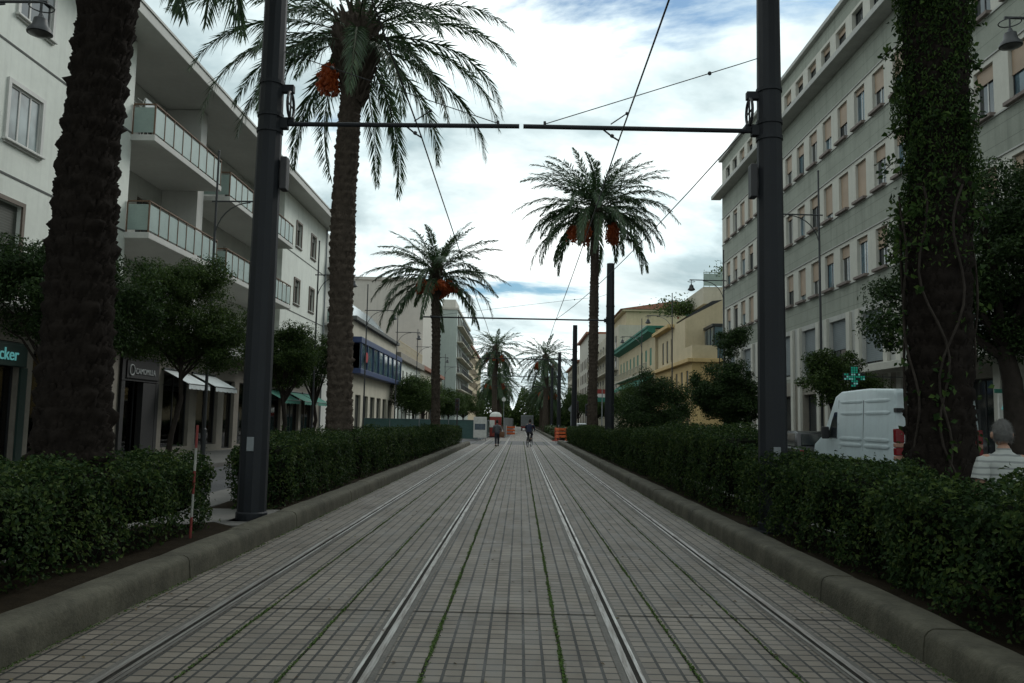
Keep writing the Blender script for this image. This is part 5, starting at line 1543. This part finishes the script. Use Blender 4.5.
mb = MB(); mb.add([(-.80, 1.20, 2.42), (.80, 1.20, 2.42), (.92, 1.96, 1.44), (-.92, 1.96, 1.44)], [(0,1,2,3)])
for v in mb.v: v[:, 1] += .03; v[:, 2] += .03
mb.build('windscreen', M['pane'], van)
def car(x, y, z, rz, paint, label, kind='hatch', s=1.0):
    root = empty('parked_car', (x, y, z), label, 'car', 'cars on the side roads', rz)
    body = [(-2.0, .3), (-2.05, .7), (-1.95, .92), (1.0, .98), (1.9, .78), (2.02, .55), (2.0, .3)]
    bodyshell(body, .84, 0, 1, .06, 'body', paint, root)
    cab = [(-1.85, .90), (-1.55, 1.40), (-1.2, 1.46), (.1, 1.44), (1.0, .93)]
    c = bodyshell(cab, .80, .22, .9, .05, 'cabin', paint, root)
    for sx in (-1, 1):
        mb = MB()
        for y0, y1, yt0, yt1 in ((-1.55, -.55, -1.38, -.55), (-.47, .75, -.47, .22)):
            V = [(sx*(.80*(1-.22*(zz-.9)) + .004), yy, zz) for yy, zz in ((y0, .97), (y1, .97), (yt1, 1.37), (yt0, 1.37))]
            mb.add(V, [(0,1,2,3)])
        mb.build('side_window', M['pane'], c)
        MB().box(min(sx*.55, sx*.80), max(sx*.55, sx*.80), -2.07, -1.98, .66, .84, bev=.015).build('tail_light', M['red_lens'], root)
        MB().box(min(sx*.5, sx*.78), max(sx*.5, sx*.78), 1.88, 2.01, .58, .72, bev=.02).build('headlight', M['lamp_glass'], root)
        wheel(root, sx*.76, -1.3, .31, .2); wheel(root, sx*.76, 1.25, .31, .2)
    mb = MB(); mb.add([(-.66, -1.845, 1.0), (.66, -1.845, 1.0), (.60, -1.60, 1.36), (-.60, -1.60, 1.36)], [(0,1,2,3)]); mb.build('rear_window', M['pane'], c)
    mb = MB(); mb.add([(-.68, .93, 1.0), (.68, .93, 1.0), (.60, .22, 1.40), (-.60, .22, 1.40)], [(3,2,1,0)])
    mb.v[0][:, 2] += .02
    mb.build('windscreen', M['pane'], c)
    return root
car(9.9, 29.2, -.01, 0, 'car_dark', 'dark car parked in front of the white van')
car(9.6, 42, -.01, 0, 'car_white', 'white car whose roof shows over the hedge under the tufted tree')
car(8.8, 120, -.01, 0, 'car_white', 'far pale car on the right road beyond the crossing')
car(-8.2, 118, -.01, 0, 'car_grey', 'far grey car on the left road beyond the crossing')
lorry = empty('small_lorry', (1.2, 140, 0), 'pale grey lorry far down the track behind the cyclist', 'lorry')
MB().box(-1.05, 1.05, -2.3, 2.2, .75, 2.55, bev=.05).build('cargo_box', M['steel'], lorry)
MB().prism([(-1.0, .45), (-1.0, 1.6), (-.85, 2.2), (.85, 2.2), (1.0, 1.6), (1.0, .45)], 'y', 2.25, 3.9).build('cab', M['car_white'], lorry)
MB().box(-1.0, 1.0, -2.42, -2.3, .42, .72, bev=.02).build('rear_bumper', M['red_paint'], lorry)
for s in (-1, 1):
    wheel(lorry, s*.88, -1.5, .4); wheel(lorry, s*.88, 2.9, .4)
    MB().box(s*.8-.12, s*.8+.12, -2.45, -2.43, .5, .64).build('tail_light', M['red_lens'], lorry)

# ------------------------------------------------------------------ building site at the crossing
ft = empty('portable_toilet', (-2.35, 80, 0), 'red cabin with white roof standing beside the track beyond the crossing', 'cabin')
MB().box(-.55, .55, -.55, .55, .06, 1.95, bev=.03).build('cabin_wall', M['red_paint'], ft)
MB().lathe([(.80, 1.951), (.80, 2.02), (.70, 2.22), (.48, 2.38), (.1, 2.42)], n=4).build('roof', M['white_paint'], ft).rotation_euler = (0, 0, PI/4)
MB().box(-.40, .36, -.575, -.552, .12, 1.86, bev=.008).build('door', M['red_paint'], ft)
MB().box(-.56, -.08, -.60, -.58, .95, 1.62, bev=.006).build('door_notice', M['white_paint'], ft)
MB().box(-.6, .6, -.6, .6, 0, .06).build('base', M['plastic'], ft)
def fence(p0, p1, h, label, mat='mesh_green', name='site_fence', step=2.2, group='building site fences'):
    p0, p1 = Vector((*p0, 0)), Vector((*p1, 0)); d = p1-p0; L = d.length
    root = empty(name, p0, label, 'fence', group, math.atan2(d.y, d.x))
    mb = MB(); n = max(2, int(L/.4))
    for i in range(n):
        a, b = L*i/n, L*(i+1)/n
        w0, w1 = .02*math.sin(a*2.1), .02*math.sin(b*2.1)
        mb.quad((a, w0, .08), (b, w1, .08), (b, w1, h-.06), (a, w0, h-.06))
        mb.quad((a, w0+.012, .08), (a, w0+.012, h-.06), (b, w1+.012, h-.06), (b, w1+.012, .08))
    mb.build('netting', M[mat], root)
    k = max(1, round(L/step))
    for i in range(k+1):
        x = L*i/k
        m = MB().tube([(x, -.05, 0), (x, -.05, h)], .03, 6)
        m.box(x-.3, x+.3, -.2, .1, 0, .1, bev=.02)
        m.build('fence_post', M['steel'], root)
    MB().tube([(0, -.05, h-.05), (L, -.05, h-.05)], .018, 6).build('rail', M['steel'], root)
    return root
fence((-13, 67.5), (-3.4, 67.5), 1.65, 'green netted site fence across the left side of the crossing')
fence((-3.3, 67.6), (-3.15, 83), 1.65, 'green netted site fence running along the track to the red cabin')
fence((-1.55, 79), (-.9, 104), 1.9, 'grey mesh fence leading away past the red cabin', mat='steel')
nb = empty('notice_board', (-3.15, 65.6, 0), 'white notice board with a dark picture in front of the green site fence', 'board')
MB().box(-.52, .52, -.02, .02, .22, 1.86, bev=.01).build('panel', M['white_paint'], nb)
MB().box(-.42, .42, -.03, -.022, .85, 1.32).build('picture', M['poster_dark'], nb)
mb = MB()
for x in (-.45, .45): mb.tube([(x, .05, 0), (x, .05, 1.8)], .025, 6)
mb.build('leg', M['steel'], nb)
def barrier(x, y, rz, label, mats=('orange', 'orange')):
    root = empty('road_barrier', (x, y, 0), label, 'barrier', 'orange plastic barriers', rz)
    mb = MB()
    for z in (.25, .55, .85): mb.box(-.5, .5, -.03, .03, z, z+.2, bev=.015)
    mb.build('board', M[mats[0]], root)
    mb = MB()
    for xx in (-.45, .45): mb.box(xx-.04, xx+.04, -.04, .04, .0, 1.12, bev=.01); mb.box(xx-.08, xx+.08, -.28, .28, 0, .06, bev=.01)
    mb.build('post', M[mats[1]], root)
barrier(3.55, 71.5, .15, 'orange barrier by the end of the right hedge', ('orange', 'orange'))
barrier(3.1, 69.3, 1.2, 'orange barrier lying nearer the right kerb end', ('orange', 'red_paint'))
barrier(-.9, 83, .1, 'orange and white barrier right of the red cabin', ('orange', 'white_paint'))
def signpost(x, y, h, label, face='steel'):
    root = empty('road_sign', (x, y, .0), label, 'road sign', 'small road signs')
    MB().tube([(0,0,0), (0,0,h)], .035, 8).build('post', M['steel'], root)
    o = MB().lathe([(.02, -.012), (.22, -.012), (.22, .012), (.02, .012)], n=24).build('disc', M[face], root)
    o.rotation_euler = (PI/2, 0, 0); o.location = (0, -.06, h-.35)
signpost(-1.75, 88, 4.2, 'pale round road sign above the red cabin', 'white_paint')
signpost(4.2, 68.5, 3.0, 'thin grey sign post behind the orange barrier', 'steel')
b = empty('shop_banner', (6.9, 70, 0), 'small red, white and green banner on a post between the right palm and poles', 'banner')
MB().tube([(0,0,0), (0,0,4.4)], .05, 8).build('post', M['steel'], b)
MB().box(-.45, .45, -.03, .03, 4.02, 4.4).build('red_panel', M['red_paint'], b); MB().box(-.45, .45, -.03, .03, 3.72, 4.019).build('white_panel', M['white_paint'], b); MB().box(-.45, .45, -.03, .03, 3.35, 3.719).build('green_panel', M['awning_green'], b)
def traffic_light(x, y, z, label, lit=True, rz=0, n=3):
    root = empty('traffic_light', (x, y, 0), label, 'traffic light', 'traffic lights at the crossing', rz)
    MB().tube([(0,0,0), (0,0,z+1.0)], .055, 8).build('post', M['plastic'], root)
    hd = MB().box(-.17, .17, -.30, -.06, z, z+.95, bev=.03).build('signal_head', M['plastic'], root)
    for k in range(3):
        o = MB().lathe([(.02, 0), (.10, .0), (.10, .02), (.05, .04)], n=16).build('lens', M['lens_dark'], hd)
        o.rotation_euler = (PI/2, 0, 0); o.location = (0, -.302, z+.16+.31*k)
        o2 = MB().prism([(-.13, .0), (-.11, .09), (0, .14), (.11, .09), (.13, 0), (.11, .0), (.09, .075), (0, .115), (-.09, .075), (-.11, 0)], 'y', -.42, -.302).build('visor', M['plastic'], hd)
        o2.location = (0, 0, z+.16+.31*k)
traffic_light(-4.95, 65.2, 2.3, 'traffic light on the left before the green site fence')
traffic_light(4.55, 67.2, 2.35, 'traffic light on the right beside the third pole')
traffic_light(5.4, 66.9, 2.1, 'second traffic light on the right, nearer the road', False)
rod = empty('marker_rod', (-3.93, 10.05, .1), 'thin red and white rod standing at the end of the nearest left hedge', 'marker rod')
for k in range(5):
    MB().tube([(.012*k*.25, 0, k*.275), (.012*(k+1)*.25, 0, (k+1)*.275)], .015, 10).build('band', M['rod_red' if k % 2 == 0 else 'rod_white'], rod)

# ------------------------------------------------------------------ people
def skin(name, joints, edges, mat, parent, sub=2):
    names = list(joints)
    idx = {n: i for i, n in enumerate(names)}
    me = bpy.data.meshes.new(name)
    me.from_pydata([joints[n][0] for n in names], [(idx[a], idx[b]) for a, b in edges], [])
    o = bpy.data.objects.new(name, me); COL.objects.link(o)
    o.modifiers.new('s', 'SKIN'); sd = o.modifiers.new('d', 'SUBSURF'); sd.levels = sub; sd.render_levels = sub
    if not me.skin_vertices: 
        bm = bmesh.new(); bm.from_mesh(me); bm.verts.layers.skin.verify(); bm.to_mesh(me); bm.free()
    for i, n in enumerate(names):
        r = joints[n][1]
        sv = me.skin_vertices[0].data[i]
        sv.radius = (r, r) if not hasattr(r, '__len__') else r
        sv.use_root = (i == 0)
    dg = bpy.context.evaluated_depsgraph_get()
    dg.update()
    m2 = bpy.data.meshes.new_from_object(o.evaluated_get(dg), depsgraph=dg)
    bpy.data.objects.remove(o)
    m2.name = name; m2.materials.clear(); m2.materials.append(M[mat])
    m2.polygons.foreach_set('use_smooth', [True]*len(m2.polygons))
    r = bpy.data.objects.new(name, m2); COL.objects.link(r); r.parent = parent
    return r
def v3(*a): return Vector(a)
def figure(root, J, cloth_top, cloth_leg, hair, top_sleeves='long', gray=False, balding=False, bagarm=None):
    """J: joints pelvis, chest, neck, head, and per side shoulder elbow wrist hip knee ankle toe; facing +Y"""
    body = {'pelvis': (J['pelvis'], (.12, .09)), 'waist': (J['pelvis'].lerp(J['chest'], .5), (.10, .08)), 'chest': (J['chest'], (.11, .085)), 'neckb': (J['neck'], (.06, .06)), 'necktop': (J['neck'].lerp(J['head'], .45), (.055, .06))}
    e = [('pelvis', 'waist'), ('waist', 'chest'), ('chest', 'neckb'), ('neckb', 'necktop')]
    for s in 'LR':
        body.update({'sh'+s: (J['sh'+s], .055), 'el'+s: (J['el'+s], .045), 'wr'+s: (J['wr'+s], .030), 'hip'+s: (J['hip'+s], .10), 'kn'+s: (J['kn'+s], .062), 'an'+s: (J['an'+s], .042), 'toe'+s: (J['toe'+s], .038)})
        e += [('chest', 'sh'+s), ('sh'+s, 'el'+s), ('el'+s, 'wr'+s), ('pelvis', 'hip'+s), ('hip'+s, 'kn'+s), ('kn'+s, 'an'+s), ('an'+s, 'toe'+s)]
        d = (J['wr'+s]-J['el'+s]).normalized()
        body['palm'+s] = (J['wr'+s] + d*.07, (.036, .018)); e.append(('wr'+s, 'palm'+s))
    b = skin('body', body, e, 'skin', root)
    # head with face, ears, and hands with fingers join the body mesh
    mb = MB()
    h = J['head']
    bm = bmesh.new(); bmesh.ops.create_uvsphere(bm, u_segments=24, v_segments=18, radius=1)
    for v in bm.verts:
        x, y, z = v.co
        w = 1 - .22*max(0, -z)**1.2
        fx = x*.078*w; fy = y*.098*(1 - .12*max(0, -z)) + (.012 if y > 0 and z < -.3 else 0); fz = z*.122
        if y > .75 and abs(x) < .22 and -.35 < z < .15: fy += .022*(1-abs(x)/.22)     # nose
        if y > .6 and .05 < z < .25 and .2 < abs(x) < .55: fy -= .008                  # eye sockets
        v.co = h + Vector((fx, fy, fz))
    mb.bm(bm)
    for s in (-1, 1):
        mb.ball(h + Vector((s*.091, -.002, -.012)), (.014, .026, .036), sub=2)
        mb.ball(h + Vector((s*.031, .083, .018)), (.012, .010, .008), sub=1)
    mb.ball(h + Vector((0, .088, -.062)), (.026, .012, .008), sub=1)
    for s in 'LR':
        w = J['wr'+s]; d = (w-J['el'+s]).normalized(); sd = Vector((1, 0, 0)) if abs(d.x) < .8 else Vector((0, 1, 0))
        fw = d.cross(sd).normalized()
        for k in range(4):
            o = sd*0 + fw*(.024-.016*k); L = (.075, .083, .077, .06)[k]
            p = w + d*.085 + o
            curl = sd*(.02 if s == 'L' else -.02)
            mb.tube([p - d*.02, p + d*L*.45, p + d*L*.8 + curl*.6, p + d*L + curl*1.4], [.0095, .009, .0085, .006], 6)
        mb.tube([w + d*.03 + fw*.02, w + d*.06 + fw*.05, w + d*.095 + fw*.055], [.012, .0105, .007], 6)
    tmp = mb.build('tmp', M['skin'], None, smooth=True)
    bm = bmesh.new(); bm.from_mesh(b.data); bm.from_mesh(tmp.data); bm.to_mesh(b.data); bm.free()
    bpy.data.objects.remove(tmp)
    b.data.polygons.foreach_set('use_smooth', [True]*len(b.data.polygons))
    # shirt or jacket: lofted torso with sloping shoulders, collar, and sleeves
    mb = MB(); P0, P1, P2, P3 = J['pelvis'] - Vector((0, 0, .07)), J['chest'], J['neck'], J['head']
    kz = (P2 - J['pelvis']).length/.52
    secs = [(0, .19, .135), (.25, .180, .13), (.5, .19, .132), (.68, .208, .135), (.735, .232, .13), (.80, .218, .12), (.855, .190, .108), (.90, .150, .098), (.94, .108, .086), (.965, .084, .078), (.985, .072, .07), (1.03, .066, .066), (1.035, .058, .058)]
    n = 26; V = []
    for t, a, d in secs:
        c = P0.lerp(P1, t/.68) if t < .68 else (P1.lerp(P2, (t-.68)/.32) if t <= 1 else P2.lerp(P3, (t-1)*4))
        for k in range(n):
            th = 2*PI*k/n; ca, sa = math.cos(th), math.sin(th)
            V.append((c.x + math.copysign(abs(ca)**.85, ca)*a*kz + random.gauss(0, .0025), c.y + math.copysign(abs(sa)**.9, sa)*d*kz, c.z))
    mb.add(V, [(q*n+k, q*n+(k+1) % n, (q+1)*n+(k+1) % n, (q+1)*n+k) for q in range(len(secs)-1) for k in range(n)])
    for s in 'LR':
        a, e_, w = J['sh'+s], J['el'+s], J['wr'+s]; q = -1 if s == 'L' else 1
        a0 = a + Vector((-q*.07, 0, -.05)); a1 = a + Vector((q*.015, 0, -.075))
        if top_sleeves == 'long': mb.tube([a0, a1, a.lerp(e_, .5), e_, e_.lerp(w, .5), w], [.08, .085, .07, .06, .052, .042], 14)
        else: mb.tube([a0, a1, a.lerp(e_, .45), a.lerp(e_, .85)], [.078, .082, .08, .084], 16)
    mb.build('jacket' if top_sleeves == 'long' else 'shirt', M[cloth_top], root, smooth=True)
    t = {'pelvis': (J['pelvis'], (.165, .13))}; e = []
    for s in 'LR':
        t.update({'hip'+s: (J['hip'+s], .115), 'kn'+s: (J['kn'+s], .08), 'an'+s: (J['an'+s].lerp(J['kn'+s], .1), .062)})
        e += [('pelvis', 'hip'+s), ('hip'+s, 'kn'+s), ('kn'+s, 'an'+s)]
        m = MB().box(-.048, .048, -.09, .17, 0, .075, bev=.025)
        o = m.build('shoe', M['shoe'], root, smooth=True)
        d = J['toe'+s]-J['an'+s]; o.location = J['an'+s] - Vector((0, 0, .075)); o.rotation_euler = (0, 0, math.atan2(-d.x, d.y))
    skin('trousers', t, e, cloth_leg, root)
    # hair: cap over back and crown with uneven edge
    bm = bmesh.new(); bmesh.ops.create_uvsphere(bm, u_segments=28, v_segments=22, radius=1)
    for v in bm.verts:
        x, y, z = v.co
        n = random.gauss(0, .018)
        v.co = h + Vector((x*(.084+n*.1)*(1 - .16*max(0, -z)), y*.108*(1+n*.2)*(1 - .25*max(0, -z-.2)) - .006, z*.130*(1+n*.15) + .006))
    dl = [v for v in bm.verts if (v.co.z - h.z) < -.072 - .3*max(0, (v.co.y-h.y)) or ((v.co.y-h.y) > .035 and (v.co.z-h.z) < .075) or ((v.co.y-h.y) > .0 and (v.co.z-h.z) < -.01)]
    bmesh.ops.delete(bm, geom=dl, context='VERTS')
    hv = np.array([v.co[:] for v in bm.verts]); hn = unit(hv - np.array(h[:]))
    ii = np.random.default_rng(5).integers(0, len(hv), 2600)
    rg = np.random.default_rng(6)
    pts = hv[ii] + rg.normal(0, .007, (2600, 3)); nn = hn[ii]
    d = unit(np.stack([nn[:, 0]*.5, nn[:, 1]*.6 - .25, np.full(2600, -.8)], 1) + nn*.35 + rg.normal(0, .3, (2600, 3)))
    b = unit(np.cross(d, nn)); L = rg.uniform(.018, .034, (2600, 1))
    Vh = np.stack([pts - b*.0022, pts + b*.0022, pts + d*L], 1).reshape(-1, 3)
    mb = MB(); mb.bm(bm); mb.add(Vh, [(3*k, 3*k+1, 3*k+2) for k in range(2600)])
    mb.build('hair', M[hair], root, smooth=True)
def standing(H=1.0, stride=0.0, lean=0.0, arms=None):
    J = {'pelvis': v3(0, 0, .95), 'chest': v3(0, .02+lean, 1.28), 'neck': v3(0, .01+lean*1.4, 1.46), 'head': v3(0, .045+lean*1.7, 1.625)}
    for s, q in (('L', -1), ('R', 1)):
        st = stride*q
        J.update({'sh'+s: v3(q*.185, .01+lean*1.3, 1.40), 'el'+s: v3(q*.25, -.03+lean-st*.35, 1.12), 'wr'+s: v3(q*.26, .08+lean-st*.6, .88),
                  'hip'+s: v3(q*.085, 0, .90), 'kn'+s: v3(q*.10, .04+st*.45, .50), 'an'+s: v3(q*.105, st - .02, .085), 'toe'+s: v3(q*.125, st+.14, .04)})
    return {k: v*H for k, v in J.items()}
random.seed(9)
p = empty('person', (4.66, 8.05, .02), 'grey-haired man in a pale striped shirt seen from behind over the right hedge', 'person', rz=-.12)
J = standing(.95, .05); figure(p, J, 'shirt', 'trousers', 'grey_hair', 'short')
p = empty('person', (-1.42, 52.3, 0), 'walking person in a grey jacket carrying a brown bag on the left of the track', 'person', rz=.15)
J = standing(.93, .2, .07); figure(p, J, 'jacket_grey', 'trousers', 'dark_hair')
bag = empty('shoulder_bag', (-1.12, 52.25, .55), 'brown bag carried by the walking person in grey', 'bag')
MB().box(-.16, .16, -.09, .09, 0, .36, bev=.04).build('bag_body', M['bag'], bag, smooth=True)
MB().tube([(-.10, 0, .34), (-.08, 0, .62), (-.03, 0, .78), (.03, 0, .62), (.10, 0, .34)], .014, 6).build('strap', M['bag'], bag)
# cyclist riding away: bicycle + rider
bk = empty('bicycle', (.62, 52, 0), 'dark bicycle ridden by the person in navy on the track', 'bicycle', rz=-.22)
for y in (-.52, .52):
    ring = [(0, y + .33*math.cos(a), .34+.33*math.sin(a)) for a in np.linspace(0, 2*PI, 29)]
    w = MB().tube(ring, .022, 6).build('wheel', M['rubber'], bk, smooth=True)
    mb = MB()
    mb.tube([(0, y + .305*math.cos(a), .34+.305*math.sin(a)) for a in np.linspace(0, 2*PI, 25)], .010, 5)
    for k in range(12):
        a = k*PI/6; mb.tube([(0.0, y, .34), (0, y+.3*math.cos(a), .34+.3*math.sin(a))], .003, 4)
    mb.tube([(-.05, y, .34), (.05, y, .34)], .02, 8)
    mb.build('rim', M['steel'], w)
mb = MB()
for a, b in (((0, -.52, .34), (0, -.05, .32)), ((0, -.52, .34), (0, -.18, .82)), ((0, -.05, .32), (0, -.19, .88)), ((0, -.05, .32), (0, .36, .78)), ((0, -.18, .78), (0, .35, .84)), ((0, .34, .92), (0, .52, .34))):
    mb.tube([a, b], .018, 8)
mb.build('frame', M['car_dark'], bk)
MB().tube([(-.28, .24, 1.02), (-.18, .34, 1.02), (0, .36, .99), (.18, .34, 1.02), (.28, .24, 1.02)], .014, 8).build('handlebar', M['steel'], bk)
MB().box(-.08, .08, -.33, -.06, .88, .93, bev=.02).build('saddle', M['plastic'], bk)
mb = MB().tube([(-.12, .04, .24), (-.05, .0, .28), (.05, -.1, .36), (.12, -.14, .40)], .012, 6); mb.box(-.17, -.08, 0, .09, .22, .25); mb.box(.08, .17, -.19, -.10, .38, .41)
mb.build('pedals', M['plastic'], bk)
p = empty('person', (.62, 52, 0), 'cyclist in a navy jacket riding away along the track', 'person', rz=-.22)
J = {'pelvis': v3(0, -.19, 1.02), 'chest': v3(0, -.02, 1.30), 'neck': v3(0, .05, 1.45), 'head': v3(0, .10, 1.60)}
for s, q in (('L', -1), ('R', 1)):
    J.update({'sh'+s: v3(q*.18, .03, 1.39), 'el'+s: v3(q*.27, .10, 1.16), 'wr'+s: v3(q*.26, .22, 1.05)})
J.update(hipL=v3(-.09, -.15, .97), knL=v3(-.11, .16, .66), anL=v3(-.12, .02, .33), toeL=v3(-.12, .14, .28), hipR=v3(.09, -.15, .97), knR=v3(.11, .2, .78), anR=v3(.12, -.16, .49), toeR=v3(.12, -.04, .44))
figure(p, J, 'jacket_blue', 'trousers', 'dark_hair')

# ------------------------------------------------------------------ sky, sun, camera
W = bpy.data.worlds.new('World'); SC.world = W; W.use_nodes = True
nt = W.node_tree; N, L = nt.nodes, nt.links
for n in list(N): N.remove(n)
out = N.new('ShaderNodeOutputWorld')
SUN_EL, SUN_AZ = R(38), R(40)      # azimuth from +Y towards +X
sky = N.new('ShaderNodeTexSky'); sky.sky_type = 'NISHITA'; sky.sun_disc = False
sky.sun_elevation = SUN_EL; sky.sun_rotation = SUN_AZ; sky.air_density = 1.2; sky.dust_density = 1.0
bg1 = N.new('ShaderNodeBackground'); bg1.inputs[1].default_value = .055
L.new(mix_rgb(nt, 1.0, sky.outputs[0], (.62, .90, 1.08), 'MULTIPLY'), bg1.inputs[0])
tc = N.new('ShaderNodeTexCoord')
sx = N.new('ShaderNodeSeparateXYZ'); L.new(tc.outputs['Generated'], sx.inputs[0])
zz = math_n(nt, 'ADD', math_n(nt, 'MAXIMUM', sx.outputs[2], 0), .16)
px = math_n(nt, 'DIVIDE', sx.outputs[0], zz); py = math_n(nt, 'DIVIDE', sx.outputs[1], zz)
cb = N.new('ShaderNodeCombineXYZ'); L.new(px, cb.inputs[0]); L.new(py, cb.inputs[1]); cb.inputs[2].default_value = 14.83
n1 = noise(nt, cb.outputs[0], 1.15, 9, .60, .25)
n2 = noise(nt, cb.outputs[0], 2.1, 8, .6, .4)
cb2 = N.new('ShaderNodeCombineXYZ'); L.new(px, cb2.inputs[0]); L.new(py, cb2.inputs[1]); cb2.inputs[2].default_value = 23.41
n3 = noise(nt, cb2.outputs[0], .9, 7, .58, .3)
mask = ramp(nt, n1, [(.31, 0), (.395, 1)])
mask = math_n(nt, 'MAXIMUM', mask, ramp(nt, sx.outputs[2], [(.05, 1), (.14, 0)]))
shade = ramp(nt, n3, [(.38, (.96, 1.0, .98)), (.50, (.74, .84, .845)), (.64, (.35, .45, .475))])
fine = ramp(nt, n2, [(.35, .80), (.65, 1.0)])
cc = mix_rgb(nt, 1.0, shade, fine, 'MULTIPLY')
# clouds are brightest towards the hidden sun and grey away from it
vd = N.new('ShaderNodeVectorMath'); vd.operation = 'DOT_PRODUCT'; L.new(tc.outputs['Generated'], vd.inputs[0])
vd.inputs[1].default_value = (math.sin(R(12))*math.cos(R(30)), math.cos(R(12))*math.cos(R(30)), math.sin(R(30)))
near = math_n(nt, 'POWER', math_n(nt, 'MAXIMUM', vd.outputs['Value'], 0), 3.5)
bg2 = N.new('ShaderNodeBackground'); L.new(cc, bg2.inputs[0]); L.new(math_n(nt, 'ADD', math_n(nt, 'MULTIPLY', near, .34), .78), bg2.inputs[1])
mx = N.new('ShaderNodeMixShader'); L.new(mask, mx.inputs[0]); L.new(bg1.outputs[0], mx.inputs[1]); L.new(bg2.outputs[0], mx.inputs[2])
L.new(mx.outputs[0], out.inputs[0])

sd = bpy.data.lights.new('sun', 'SUN'); sd.energy = 1.0; sd.angle = R(24); sd.color = (1, .985, .95)
so = bpy.data.objects.new('sun', sd); COL.objects.link(so)
sdir = Vector((math.sin(SUN_AZ)*math.cos(SUN_EL), math.cos(SUN_AZ)*math.cos(SUN_EL), math.sin(SUN_EL)))
so.rotation_euler = sdir.to_track_quat('Z', 'Y').to_euler()

cam = bpy.data.cameras.new('camera'); co = bpy.data.objects.new('camera', cam); COL.objects.link(co)
cam.sensor_width = 36; cam.sensor_fit = 'HORIZONTAL'; cam.lens = 29.04; cam.clip_start = .05; cam.clip_end = 3000
r_ = Vector((0.9997709, 0.0096402, 0.0191095)); u_ = Vector((-0.0180991, -0.0957998, 0.9952361)); f_ = Vector((-0.0114250, 0.9953539, 0.0956034))
co.matrix_world = Matrix(((r_.x, u_.x, -f_.x, 0), (r_.y, u_.y, -f_.y, 0), (r_.z, u_.z, -f_.z, 1.6), (0, 0, 0, 1)))
SC.camera = co
SC.view_settings.view_transform = 'Standard'; SC.view_settings.look = 'None'
SC.view_settings.exposure = .62; SC.view_settings.gamma = 1; SC.view_settings.use_curve_mapping = False
SC.render.engine = 'CYCLES'
SC.cycles.use_denoising = True
SC.cycles.max_bounces = 6; SC.cycles.transparent_max_bounces = 12
SC.cycles.sample_clamp_indirect = 6
